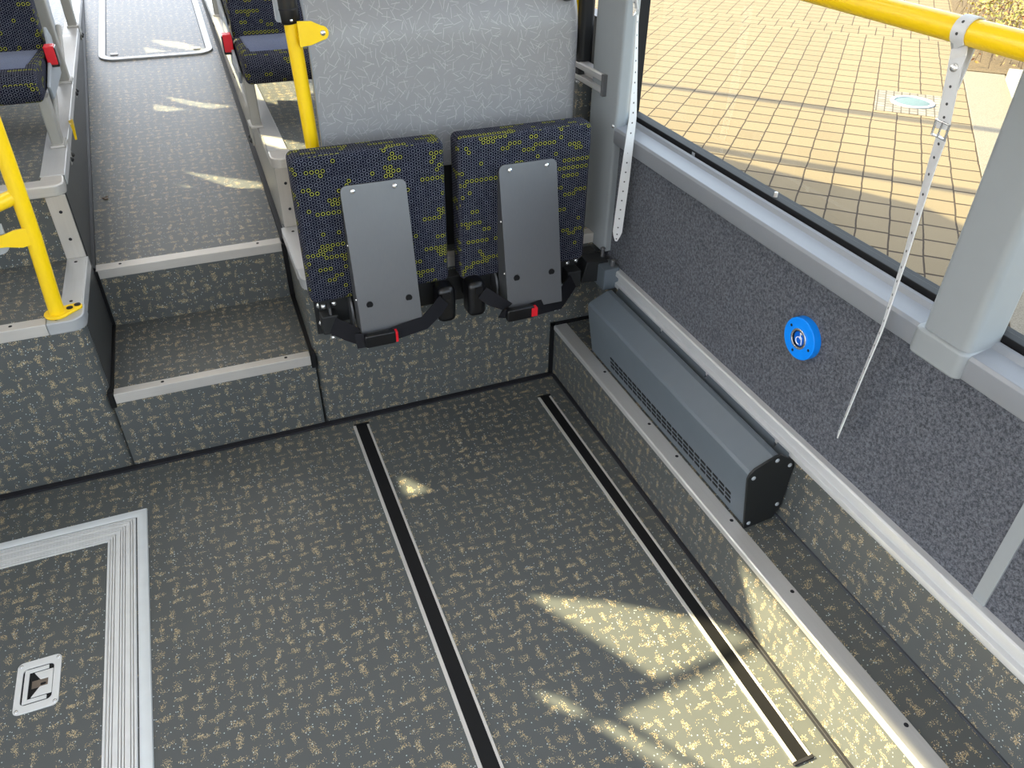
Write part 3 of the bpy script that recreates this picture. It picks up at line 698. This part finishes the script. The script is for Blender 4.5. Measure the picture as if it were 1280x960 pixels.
# ------------------------------------------------------------------ the two fold-up seats
def fold_seat(label, xl, xr, z0, pxl, pxr, retr_right):
    xm = (xl+xr)/2
    t = thing('folding_seat', (xm, 1.84, .40), label, 'seat', 'fold-up seats with lap belts')
    cu = MB().prism(rr(xm, (z0+.866)/2, xr-xl, .866-z0, .016), 'y', 1.803, 1.868)
    build('cushion', cu, M['fabric'], t, bevel=.014, seg=4)
    # steel support plate, leaning forward at the bottom with folded edges
    pc, pw = (pxl+pxr)/2, pxr-pxl
    out = rr(pc, .592, pw, .388, .016, corners=(1,1,0,0))
    def ly(z): return 1.796 - (.786-z)/.388*.078
    vs = [(x, ly(z_), z_) for x, z_ in out] + [(x, ly(z_)+.004, z_) for x, z_ in out]
    n = len(out)
    mb = MB().add(vs, [tuple(range(n)), tuple(range(n, 2*n))[::-1]] + [(i, n+i, n+(i+1) % n, (i+1) % n) for i in range(n)])
    for xx in (pxl, pxr-.004):
        mb.add([(xx+a, ly(z_)+b, z_) for z_ in (.398,.765) for a, b in ((0,.002),(.004,.002),(.004,.024 + .05*(z_ < .5)),(0,.024 + .05*(z_ < .5)))],
               [(0,1,2,3),(4,7,6,5),(0,4,5,1),(1,5,6,2),(2,6,7,3),(3,7,4,0)])
    pl = build('support_plate', mb, M['steel'], t, bevel=.001)
    for xx in (pc-.052, pc+.052):
        build('rivet', MB().dome((xx, ly(.772)-.001, .772), (0,-1,.15), .0068, .004), M['chrome'], pl)
        build('plug', MB().cyl((xx+.001, ly(.492)+.001, .488), (xx+.001, ly(.492)-.0022, .488), .0088), M['black'], pl)
    for zz in (.64, .50):
        build('rivet', MB().dome((pxl, ly(zz)+.012, zz), (-1,0,0), .004, .003), M['chrome'], pl)
    # hinge cheeks and mounting box
    for xx in (pxl-.010, pxr+.004):
        build('hinge_cheek', MB().prism([(1.868+.03*math.sin(a)-.055, .430+.048*math.cos(a)) for a in [2*PI*i/18 for i in range(18)]], 'x', xx, xx+.006), M['steel'], t, bevel=.001)
    build('mount_box', MB().box(xl+.022, xr-.012, 1.835, 1.895, .395, z0+.004), M['dark'], t, bevel=.003)
    s_ = 1 if retr_right else -1
    # belt reel on one side, anchor on the other
    rx = xr-.024 if retr_right else xl+.030
    rl = build('belt_reel', MB().prism(rr(rx, .430, .052, .108, .018), 'y', 1.752, 1.815), M['blackgloss'], t, bevel=.017, seg=4)
    build('reel_slot', MB().box(rx-s_*.004-.011, rx-s_*.004+.011, 1.7500, 1.756, .452, .470), M['black'], rl)
    ax = xl+.040 if retr_right else xr-.030
    bxc = pc + (-.040 if retr_right else -.054); bz = .404 if retr_right else .398
    b1 = [(rx-s_*.012, 1.748, .455), (rx-s_*.035, 1.736, .436), (rx-s_*.075, 1.722, .412), (bxc+s_*.052, 1.708, bz+.004), (bxc+s_*.02, 1.704, bz)]
    build('lap_belt', MB().ribbon(b1, [(0,.25,1)]*5, [.038,.040,.038,.036,.032], .0025), M['web'], t)
    b2 = [(ax, 1.800, .412), (ax+s_*.035, 1.770, .400), (ax+s_*.075, 1.735, .388), (bxc-s_*.060, 1.712, bz-.002), (bxc-s_*.03, 1.706, bz-.002)]
    build('lap_belt', MB().ribbon(b2, [(0,.35,1)]*5, [.048,.050,.046,.040,.036], .0025), M['web'], t)
    bk = build('belt_buckle', MB().prism(rr(bxc, bz, .082, .036, .007), 'y', 1.690, 1.710), M['blackgloss'], t, bevel=.004)
    build('release_button', MB().box(*(sorted((bxc+s_*.040, bxc+s_*.0465))), 1.691, 1.709, bz-.015, bz+.015) if retr_right else MB().box(bxc+.030, bxc+.048, 1.6875, 1.705, bz-.012, bz+.014), M['red'], bk, bevel=.001)
    build('belt_anchor', MB().box(ax-.022, ax+.022, 1.795, 1.84, .385, .44), M['dark'], t, bevel=.004)
    for k, (dx, zz) in enumerate(((0, .452), (.028, .456))):
        build('bolt', MB().dome((ax-.008+dx, 1.832, zz), (0,-1,.3), .0075, .005), M['chrome'], t)
    return t
fold_seat('patterned fold-up seat nearer the steps, belt reel on its right', .173, .548, .478, .280, .443, True)
fold_seat('patterned fold-up seat in the corner beside the grey pillar, red belt button below it', .581, .956, .470, .688, .851, False)
# steel beam that carries both
bm_ = thing('seat_beam', (.62, 1.89, .42), 'dark steel beam below the fold-up seats, bolted between podium and wall rail', 'beam')
build('beam', MB().box(.188, 1.035, 1.872, RY-.004, .372, .452), M['dark'], bm_, bevel=.003)
ep = build('end_plate', MB().box(.183, .216, 1.862, 1.872, .350, .462), M['dark'], bm_, bevel=.002)
build('flange', MB().box(.214, .220, 1.80, 1.872, .352, .460), M['steel'], bm_, bevel=.002)
for zz in (.440, .385): build('bolt', MB().dome((.198, 1.862, zz), (0,-1,0), .0095, .006).dome((.198, 1.856, zz), (0,-1,0), .005, .005), M['chrome'], ep)
build('bolt', MB().dome((.214, 1.80, .372), (-1,-.5,0), .008, .006), M['chrome'], bm_)
build('clamp', MB().prism([(.960,.385),(1.040,.380),(1.046,.445),(.975,.452)], 'y', 1.815, 1.875), M['dark'], bm_, bevel=.003)
rc = build('rail_clamp', MB().box(1.012, 1.062, 1.772, 1.835, .372, .440), M['heater'], bm_, bevel=.003)
build('bolt', MB().cyl((1.046, 1.790, .435), (1.046, 1.790, .456), .007).dome((1.046, 1.790, .456), (0,0,1), .007, .004), M['steel'], rc)
build('bolt', MB().cyl((1.040, 1.845, .43), (1.040, 1.845, .472), .006).dome((1.040, 1.845, .472), (0,0,1), .008, .004), M['steel'], rc)

# ------------------------------------------------------------------ patterned partition panel
pp = thing('partition_panel', (.64, 1.99, PZ), 'grey bulkhead panel with pale stick pattern behind the fold-up seats', 'panel')
def panel_sec(z, yo):
    R = .034; x0, x1, y = .281, .994, 1.978+yo
    out = [(x0, y+.020, z), (x0, y, z)]
    for k in range(9):
        a = -PI/2 + PI/2*k/8; out.append((x1-R+R*math.cos(a), y+R+R*math.sin(a), z))
    inn = []
    for k in range(9):
        a = -PI/2 + PI/2*(8-k)/8; inn.append((x1-R+(R-.012)*math.cos(a), y+R+(R-.012)*math.sin(a), z))
    return out[1:] + [(x1, y+.07, z), (x1-.012, y+.07, z)] + inn + [(x0, y+.012, z)]
zs = [(.735, 0), (1.03, 0), (1.06, .0008), (1.085, .004), (1.105, .010), (1.125, .019), (1.145, .030), (1.22, .075), (1.34, .147)]
build('board', MB().sweep([panel_sec(z_, yo_) for z_, yo_ in zs]), M['sticks'], pp, smooth=50)
build('edge_strip', MB().sweep([[(.2785, 1.9765+yo_, z_), (.2825, 1.9765+yo_, z_), (.2825, 1.995+yo_, z_), (.2785, 1.995+yo_, z_)] for z_, yo_ in zs]), M['sill'], pp)
build('shade_board', MB().box(.283, .985, 1.992, 2.004, PZ+.003, .745), M['dark'], pp)  # dark board painting in the shade between the seat cushions
build('clip', MB().cyl((.955, 1.988, 1.148), (.955, 2.018, 1.140), .024), M['dark'], pp)
# yellow pole beside the panel
yp = thing('handrail_pole', (.254, 2.0, PZ), 'yellow pole beside the patterned panel, black sleeve at its top', 'pole')
build('tube', MB().tube([(.262, 2.003, PZ), (.258, 2.003, .806), (.249, 2.003, 1.112)], .0175, 24), M['yellow'], yp)
build('base_flange', MB().prism(rr(.262, 2.003, .062, .062, .03), 'z', PZ+.004, PZ+.012), M['yellow'], yp)
sl_ = build('sleeve', MB().tube([(.2478, 2.003, 1.112), (.247, 2.003, 1.118), (.2455, 2.003, 1.150), (.2435, 2.003, 1.30)], [.020,.0232,.0238,.0238], 24), M['blackgloss'], yp)
build('sleeve_ring', MB().tube([(.2462, 2.003, 1.142), (.2460, 2.003, 1.146)], [.0246,.0246], 24), M['seal'], sl_)
build('sleeve_back', MB().prism(rr(.232, 2.018, .030, .05, .01), 'z', 1.116, 1.30), M['seatgrey'], sl_)
build('set_screw', MB().dome((.2475, 1.9815, 1.121), (0,-1,0), .004, .003), M['chrome'], sl_)
tab = []
for k in range(9):
    a = -PI/2 + PI*k/8; tab.append((.312+.016*math.cos(a), 1.092+.016*math.sin(a)))
tab += [(.290, 1.119), (.258, 1.120), (.258, 1.064), (.285, 1.067)]
br = build('panel_bracket', MB().prism(tab, 'y', 1.9705, 1.976), M['yellow'], yp, bevel=.001)
build('bolt', MB().dome((.314, 1.9705, 1.092), (0,-1,0), .0068, .004), M['chrome'], br)
# thin yellow pole at the far edge of the panel
tp = thing('handrail_pole', (1.04, 2.13, PZ), 'yellow pole mostly hidden behind the far edge of the patterned panel', 'pole')
build('tube', MB().tube([(1.028, 2.10, 1.03), (1.030, 2.10, 1.60)], .012, 18), M['yellow'], tp)
build('foot', MB().cyl((1.028, 2.10, .97), (1.028, 2.10, 1.035), .017), M['black'], tp)
# aluminium rail that runs into the pillar
ar = thing('wall_rail', (1.05, 2.05, .92), 'short silver rail let into the grey corner pillar', 'rail')
build('channel', MB().prism([(1.062,.898),(1.038,.898),(1.034,.902),(1.034,.914),(1.050,.916),(1.050,.930),(1.034,.932),(1.034,.946),(1.038,.950),(1.062,.950)], 'y', 1.915, 2.20), M['alu_y'], ar, bevel=.001)
build('end_stop', MB().box(1.030, 1.062, 1.905, 1.918, .896, .952), M['steel'], ar, bevel=.001)

# ------------------------------------------------------------------ yellow handrail on the left podium
hl = thing('handrail', (-.426, 1.955, PZ), 'yellow handrail with side branch bolted to the podium corner left of the steps', 'handrail')
build('post', MB().tube([(-.4265, 1.955, PZ+.008), (-.4150, 1.955, .70), (-.4105, 1.955, .88), (-.404, 1.955, 1.30)], .0178, 24), M['yellow'], hl)
fl = build('base_flange', MB().prism([(-.4265+.030*math.cos(a), 1.955+.030*math.sin(a)) for a in [math.radians(d_) for d_ in range(70, 331, 20)]] + [(-.386+.016*math.cos(a), 1.974+.016*math.sin(a)) for a in [math.radians(d_) for d_ in range(-70, 111, 20)]], 'z', PZ+.004, PZ+.011), M['yellow'], hl, bevel=.002)
for p_ in ((-.398, 1.966), (-.381, 1.977)):
    build('bolt', MB().cyl((p_[0], p_[1], PZ+.010), (p_[0], p_[1], PZ+.0125), .0078), M['black'], fl)
build('branch', MB().tube([(-.413, 1.957, .803), (-.47, 1.952, .785), (-.60, 1.945, .765), (-.90, 1.94, .76)], .0170, 20), M['yellow'], hl)
tab = [(-.412, .730), (-.445, .728), (-.470, .720)] + [(-.488+.014*math.cos(math.radians(d_)), .705+.014*math.sin(math.radians(d_))) for d_ in range(110, 261, 25)] + [(-.470, .690), (-.440, .684), (-.412, .690)]
br = build('panel_bracket', MB().prism(tab, 'y', 1.938, 1.944), M['yellow'], hl, bevel=.001)
build('bolt', MB().dome((-.487, 1.938, .705), (0,-1,0), .006, .004), M['chrome'], br)
ac = build('screen_panel', MB().prism(rr(-.90, .707, .866, .072, .024, corners=(0,0,1,1)), 'y', 1.947, 1.953), M['acryl'])
tag(ac, 'clouded grey screen panel held by the bracket of the yellow handrail', 'panel')

# ------------------------------------------------------------------ passenger seats
def passenger_seat(label, side, xa, xb, yf, group, tall=False, back=True, buckle=True):
    """xa = aisle edge, xb = far edge, yf = front of the cushion"""
    sgn = 1 if side == 'left' else -1     # +1: aisle lies towards +x
    t = thing('passenger_seat', ((xa+xb)/2, yf+.2, UZ), label, 'seat', group)
    x0, x1 = min(xa, xb), max(xa, xb)
    prof = [(yf+.02,.838),(yf+.004,.862),(yf+.010,.892),(yf+.045,.914),(yf+.12,.922),(yf+.40,.902),(yf+.42,.860),(yf+.40,.836)]
    cu = build('cushion', MB().prism(prof, 'x', x0, x1), M['fabric'], t, bevel=.022, seg=4)
    build('sheen_inlay', MB().prism([(yf+.050,.9135),(yf+.125,.9235),(yf+.385,.905),(yf+.385,.880),(yf+.050,.880)], 'x', x0+.020, x1-.020), M['velour'], cu, bevel=.012, seg=3)  # plain blue stands in for the sheen on the cushion top
    yb = yf+.385
    if not back: prof = [(yb,.895),(yb+.018,.888),(yb+.06,.895),(yb+.07,.99),(yb+.05,1.0),(yb+.015,.98)]
    else: prof = [(yb,.895),(yb+.018,.888),(yb+.085,.90),(yb+.20,1.40),(yb+.18,1.44),(yb+.14,1.44),(yb+.115,1.40),(yb+.01,.94)]
    build('backrest', MB().prism(prof, 'x', x0+.008, x1-.008), M['fabric'], t, bevel=.018, seg=4)
    if back: build('back_shell', MB().prism([(yb+.09,.86),(yb+.105,.86),(yb+.232,1.40),(yb+.21,1.43)], 'x', x0+.014, x1-.014), M['seatgrey'], t, bevel=.006)
    # aisle side cover with the red buckle
    xs = xa + sgn*.004
    e0, e1 = sorted((xs, xs+sgn*.010))
    build('side_cover', MB().prism([(yf+.12,.82),(yf+.10,.86),(yf+.33,.905),(yf+.40,.965),(yf+.45,.93),(yf+.42,.82)], 'x', e0, e1), M['seatgrey'], t, bevel=.004)
    b0, b1 = sorted((xa + sgn*.002, xa + sgn*.036))
    if buckle:
      bk = build('belt_buckle', MB().box(b0, b1, yf+.262, yf+.312, .875, .932), M['blackgloss'], t, bevel=.004)
      build('release_button', MB().box(b0+.003, b1-.003, yf+.2585, yf+.300, .883, .936), M['red'], bk, bevel=.003)
    # leg: flat post on a foot plate hooked over the podium edge
    lx0, lx1 = sorted((xa - sgn*(.024 if not tall else -.010), xa + sgn*(.006 if not tall else .048)))
    ly0 = yf+.045
    top = .845 if not tall else 1.20
    lg = build('leg', MB().prism(rr((lx0+lx1)/2, ly0+.026, lx1-lx0, .052, .006), 'z', UZ, top), M['leg'], t)
    build('foot_plate', MB().box(lx0-.004, lx1+.004, ly0-.012, ly0+.062, UZ, UZ+.008), M['alu_x'], lg, bevel=.002)
    ex = (lx1 if sgn > 0 else lx0)
    f0, f1 = sorted((ex, ex+sgn*.008))
    hk = build('foot_hook', MB().prism([(ly0-.01, UZ+.008), (ly0+.06, UZ+.008), (ly0+.05, UZ-.055), (ly0-.01, UZ-.055)], 'x', f0, f1), M['leg'], lg, bevel=.002)
    for dy in (.0, .042): build('bolt', MB().dome((ex+sgn*.008, ly0+dy, UZ-.040), (sgn,0,0), .008, .008), M['dark'], hk)
    # brace and rear support
    build('brace', MB().tube([((lx0+lx1)/2, ly0+.04, UZ+.02), ((lx0+lx1)/2, yf+.36, .835)], .011, 12), M['leg'], t)
    build('rear_support', MB().box(min(xb, xb+sgn*.04), max(xb, xb+sgn*.04), ly0, ly0+.05, UZ, .845), M['leg'], t, bevel=.004)
    return t
dt = MB()
for k_ in range(5):
    dt.dome((-.335+random.uniform(-.012,.014), 2.755+random.uniform(-.012,.012), AZ(2.755)+.0002), (0,.08,1), random.uniform(.004,.010), .003, 7, 2)
tag(build('dirt_clump', dt, M['mud']), 'small dark clump of dirt lying on the aisle floor near its left edge', 'dirt')
GL, GR = 'passenger seats left of the aisle', 'passenger seats right of the aisle'
fl_ = passenger_seat('front patterned passenger seat left of the aisle, worn cushion with its sheen painted blue and red buckle', 'left', -.392, -.80, 2.545, GL)
build('pull_tab', MB().ribbon([(-.380, 2.84, UZ+.004), (-.374, 2.80, UZ+.010), (-.366, 2.74, UZ+.002), (-.364, 2.71, UZ-.020)], (1,0,.3), [.014,.014,.008,.006], .002), M['yellow'], fl_)
passenger_seat('second passenger seat left of the aisle, mostly hidden behind the front seat', 'left', -.455, -.86, 3.280, GL, True, False, False)
passenger_seat('third passenger seat left of the aisle, only its leg post showing', 'left', -.477, -.88, 4.280, GL, True, False, False)
passenger_seat('front passenger seat right of the aisle behind the yellow pole', 'right', .160, .570, 2.535, GR)
passenger_seat('second passenger seat right of the aisle behind the front one', 'right', .190, .600, 3.330, GR, buckle=False)
passenger_seat('third passenger seat right of the aisle, only its leg showing', 'right', .190, .600, 4.330, GR, buckle=False)

# ------------------------------------------------------------------ hatch in the aisle floor
ah = thing('inspection_hatch', (-.11, 4.7, AZ(4.7)), 'rounded inspection hatch with grey frame in the aisle floor', 'floor hatch')
def tilt(mb):
    mb.v = [(x, y, z + AZ(y)) for x, y, z in mb.v]; return mb
o_ = rr(-.115, 4.72, .505, 1.14, .075, 8)
i_ = rr(-.115, 4.72, .445, 1.08, .055, 8)
build('frame', tilt(MB().ringprism(o_, i_, 'z', -.004, .007)), M['hatchframe'], ah, bevel=.0015)
build('lid', tilt(MB().prism(rr(-.115, 4.72, .437, 1.072, .052, 8), 'z', -.004, .003)), M['vinyl'], ah)
build('gasket', tilt(MB().ringprism(rr(-.115, 4.72, .446, 1.081, .055, 8), rr(-.115, 4.72, .436, 1.071, .052, 8), 'z', -.004, .0025)), M['black'], ah)
for xx in (-.30, .065):
    build('catch', tilt(MB().box(xx-.016, xx+.016, 4.222, 4.246, .003, .007)), M['hatchframe'], ah, bevel=.001)

# ------------------------------------------------------------------ roof, far walls (out of the picture, they shade the inside)
struct(build('ceiling', MB().prism([(-1.28,-2.6),(1.15,-2.6),(1.15,5.16),(.42,6.40),(-.2,7.2),(-1.28,7.2)], 'z', 2.40, 2.45), M['ceil']), 'white ceiling of the coach')
struct(build('wall_rear', MB().box(-1.25, .30, 7.2, 7.25, -.3, .95), M['ceil']), 'low wall under the far end window')
struct(build('wall_front', MB().box(-1.25, 1.18, -2.65, -2.6, -.3, 1.15), M['ceil']), 'low wall added at the near end of the coach to hold back light')  # unseen wall added to keep front daylight off the risers
SUN_HOLES = [  # added openings, each cut to the outline of a sun patch inside
 [(2.318,1.698),(2.353,1.864),(2.359,2.048),(2.331,2.126),(2.138,1.868)],
 [(2.011,1.755),(2.29,2.111),(2.436,2.274),(2.061,2.31),(1.898,2.316),(1.835,2.232),(1.811,1.945),(1.922,1.861)],
 [(2.02,1.61),(2.019,1.655),(1.991,1.689),(1.979,1.674),(1.991,1.632)],
 [(1.974,1.694),(1.98,1.73),(1.942,1.807),(1.904,1.847),(1.886,1.802),(1.922,1.747)],
 [(2.706,1.52),(2.667,1.578),(2.622,1.524),(2.638,1.513)],
 [(5.198,1.667),(5.225,1.798),(5.158,1.91),(5.108,1.831),(5.125,1.719)],
 [(5.063,1.616),(5.049,1.732),(4.966,1.609)],
 [(4.435,1.634),(4.42,1.757),(4.431,1.877),(4.358,1.776),(4.381,1.673)],
 [(4.321,1.581),(4.314,1.697),(4.224,1.575)],
 [(3.695,1.596),(3.706,1.825),(3.664,1.828),(3.618,1.734)],
 [(3.582,1.552),(3.565,1.654),(3.554,1.613)],
 [(3.006,1.352),(3.086,1.478),(3.143,1.518),(3.048,1.523),(3.013,1.481),(2.93,1.361)],
 [(4.871,1.304),(4.924,1.438),(4.685,1.451),(4.605,1.329)],
 [(4.165,2.124),(4.221,2.243),(4.198,2.334),(3.81,2.271),(3.915,2.114)],
 [(3.491,2.062),(3.486,2.099),(3.471,2.164),(3.427,2.209),(3.373,2.121),(3.413,2.068)],
 [(5.356,2.056),(5.37,2.093),(4.61,2.084),(4.098,2.066),(4.068,2.045),(4.596,2.046)],
]
def pierced_wall(x, y0, y1, z0, z1, holes):
    """one sheet with openings: filled from its outline and the outlines of the openings"""
    cu = bpy.data.curves.new('wall_left', 'CURVE'); cu.dimensions = '2D'; cu.fill_mode = 'BOTH'; cu.extrude = .0
    for poly in [[(y0,z0),(y1,z0),(y1,z1),(y0,z1)]] + holes:
        sp_ = cu.splines.new('POLY'); sp_.points.add(len(poly)-1); sp_.use_cyclic_u = True
        for i, (a, b) in enumerate(poly): sp_.points[i].co = (a, b, 0, 1)
    tmp = bpy.data.objects.new('tmp', cu); COL.objects.link(tmp)
    dg = bpy.context.evaluated_depsgraph_get(); me = bpy.data.meshes.new_from_object(tmp.evaluated_get(dg))
    bpy.data.objects.remove(tmp); bpy.data.curves.remove(cu)
    mb = MB(); mb.v = [(x, v.co.x, v.co.y) for v in me.vertices]; mb.f = [tuple(p.vertices) for p in me.polygons]
    bpy.data.meshes.remove(me); return mb
struct(build('wall_left', pierced_wall(-1.2, -2.6, 7.2, -.3, 2.42, SUN_HOLES + [[(-1.15,-.25),(.45,-.25),(.45,2.02),(-1.15,2.02)]]), M['ceil'], smooth=0), 'opposite side wall of the coach with its open door and added holes that shape the sun patches')

# ------------------------------------------------------------------ street
def sn(s_, n_, z_=GZ): return (.7034*s_+.7108*n_, .7108*s_-.7034*n_, z_)
g = MB().add([(-20,-20,GZ),(40,-20,GZ),(40,40,GZ),(-20,40,GZ)], [(0,1,2,3)])
struct(build('ground', g, M['pave'], smooth=0), 'yellow block paving of the yard')
def slab(s0, s1, n0, n1, z0, z1):
    return MB().add([sn(a, b, z_) for z_ in (z0, z1) for a, b in ((s0,n0),(s1,n0),(s1,n1),(s0,n1))], [(0,3,2,1),(4,5,6,7),(0,1,5,4),(1,2,6,5),(2,3,7,6),(3,0,4,7)])
struct(build('pavement_slab', slab(-3, 8.62, .945, 1.30, GZ-.1, GZ+.006), M['slab'], bevel=.004), 'pale concrete strip beside the yellow paving')
struct(build('kerb', slab(-3, 8.45, 1.29, 1.75, GZ-.1, GZ+.10), M['granite'], bevel=.008), 'white granite kerb block')
struct(build('soil_bed', slab(8.62, 14.0, .96, 6.0, GZ-.1, GZ+.012), M['soil']), 'planting bed beyond the paving')
struct(build('cobble_inset', slab(6.96, 7.60, .232, .762, GZ-.05, GZ+.004), M['cobble'], bevel=.003), 'square of small cobbles around the ground light')
lt = thing('ground_light', (5.50, 4.83, GZ), 'round recessed ground light set in small cobbles', 'light')
lc = Vector((5.50, 4.825, GZ))
n_ = 36
build('bezel', MB().ringprism([(lc.x+.172*math.cos(2*PI*i/n_), lc.y+.172*math.sin(2*PI*i/n_)) for i in range(n_)], [(lc.x+.138*math.cos(2*PI*i/n_), lc.y+.138*math.sin(2*PI*i/n_)) for i in range(n_)], 'z', GZ, GZ+.014), M['seatgrey'], lt, bevel=.003)
build('lens', MB().dome((lc.x, lc.y, GZ+.004), (0,0,1), .140, .012, n=36), M['lampglass'], lt)
# shrubs
lv = MB(); tw = MB()
for i in range(9000):
    s_ = random.uniform(8.70, 12.5); n2 = random.uniform(1.0, 3.2)
    if s_ < 8.9 and random.random() < .4: continue
    hgt = .42 + .35*(s_-8.7)/3
    zc = GZ + .02 + hgt*random.random()**.7
    px_, py_, _ = sn(s_, n2); r_ = random.uniform(.010, .024)
    d1 = Vector((random.gauss(0,1), random.gauss(0,1), random.gauss(0,.7))).normalized(); d2 = d1.cross(Vector((random.gauss(0,1), random.gauss(0,1), random.gauss(0,1)))).normalized()
    c_ = Vector((px_, py_, zc)); k = len(lv.v)
    lv.add([c_-d1*r_, c_+d2*r_*.55, c_+d1*r_, c_-d2*r_*.55], [(0,1,2,3)])
    if i % 24 == 0:
        b_ = Vector((px_+random.uniform(-.1,.1), py_+random.uniform(-.1,.1), GZ)); tw.add([b_+Vector((-.004,0,0)), b_+Vector((.004,0,0)), c_], [(0,1,2)])
sh = build('shrubbery', lv, M['leaf'], smooth=0)
tag(sh, 'yellow and russet autumn shrubbery growing in the bed beyond the paving', 'shrubbery', kind='stuff')
build('twigs', tw, M['twig'], sh, smooth=0)['kind'] = 'stuff'
# a timber post at the yard's edge
tpst = thing('timber_post', (*sn(13.2, .72)[:2], GZ), 'small yellowish timber post at the far edge of the paving', 'post')
a_ = Vector(sn(13.2, .72))
build('post', MB().box(a_.x-.07, a_.x+.07, a_.y-.07, a_.y+.07, GZ, GZ+.9), M['yellow'], tpst, bevel=.01)
build('cap', MB().box(a_.x-.08, a_.x+.08, a_.y-.08, a_.y+.08, GZ+.9, GZ+.93), M['sill'], tpst, bevel=.01)
# overhead cables that throw the thin shadows on the paving
SUN = Vector((-1.0, .724, 1.0))
def cable(label, a, b, hgt, r):
    p = [Vector((q[0], q[1], GZ)) + SUN*hgt for q in (a, b)]
    d = (p[1]-p[0]); p = [p[0]-d*1.5, p[1]+d*1.2]
    t = build('overhead_cable', MB().tube(p, r, 10), M['black']); tag(t, label, 'cable', 'cables above the yard')
cable('black cable above the yard, the one farther from the coach', (3.683,6.072), (5.555,4.047), 3.6, .060)
cable('black cable above the yard, the one nearer the coach', (3.234,4.519), (4.406,3.203), 3.6, .060)

# ------------------------------------------------------------------ light
w = bpy.data.worlds.new('sky'); sc.world = w; w.use_nodes = True
nt = w.node_tree; nt.nodes.clear()
wo = nt.nodes.new('ShaderNodeOutputWorld'); bg = nt.nodes.new('ShaderNodeBackground'); sky = nt.nodes.new('ShaderNodeTexSky')
sky.sky_type = 'NISHITA'; sky.sun_disc = False; sky.sun_elevation = math.radians(39); sky.sun_rotation = math.atan2(-1.0, .724)
sky.air_density = 1.0; sky.dust_density = 2.5
hs = nt.nodes.new('ShaderNodeHueSaturation'); hs.inputs['Saturation'].default_value = .42
nt.links.new(sky.outputs[0], hs.inputs['Color']); nt.links.new(hs.outputs[0], bg.inputs[0]); bg.inputs[1].default_value = 1.2
nt.links.new(bg.outputs[0], wo.inputs[0])
sl = bpy.data.lights.new('sun', 'SUN'); sl.energy = 24.0; sl.angle = math.radians(.55); sl.color = (1.0, .86, .50)
so = bpy.data.objects.new('sun', sl); COL.objects.link(so); so.rotation_euler = SUN.to_track_quat('Z', 'Y').to_euler(); so.location = SUN*20
# unseen ceiling strips added to brighten the inside: one pair over the wheelchair bay, one over the seats
for xx, ya, yb_, en, lab in ((-.62, -2.3, 1.0, 7, 'added fill light strip over the bay on the hatch side'), (.48, -2.3, 1.0, 8, 'added fill light strip over the bay on the ledge side'),
                            (-.62, 2.0, 5.6, 10, 'added fill light strip over the seats left of the aisle'), (.48, 2.0, 5.2, 10, 'added fill light strip over the seats right of the aisle')):
    L_ = thing('fill_light_strip', (xx, (ya+yb_)/2, 2.38), lab, 'light', 'added fill light strips')
    build('housing', MB().box(xx-.11, xx+.11, ya, yb_, 2.375, 2.402), M['ceil'], L_, bevel=.008)
    al = bpy.data.lights.new('fill_light_lamp', 'AREA'); al.shape = 'RECTANGLE'; al.size = .20; al.size_y = yb_-ya; al.energy = en; al.color = (1.0, .98, .95)
    ao = bpy.data.objects.new('fill_light_lamp', al); COL.objects.link(ao); ao.location = (xx, (ya+yb_)/2, 2.37)

# ------------------------------------------------------------------ camera
cam = bpy.data.cameras.new('camera'); co = bpy.data.objects.new('camera', cam); COL.objects.link(co)
cam.sensor_width = 36; cam.lens = 966.287/1280*36; cam.clip_start = .02; cam.clip_end = 200
R = ((.92880709, -.37039127, .01130024), (-.20987662, -.55093732, -.80772512), (.30540006, .74784917, -.58945095))
m = Matrix(((R[0][0], -R[1][0], -R[2][0], 0), (R[0][1], -R[1][1], -R[2][1], 0), (R[0][2], -R[1][2], -R[2][2], 1.5), (0,0,0,1)))
co.matrix_world = m
sc.camera = co
for o in sc.objects:
    if '_base' in o: del o['_base']
vs = sc.view_settings
vs.view_transform = 'Standard'; vs.look = 'None'; vs.gamma = 1; vs.exposure = 0.0; vs.use_curve_mapping = False
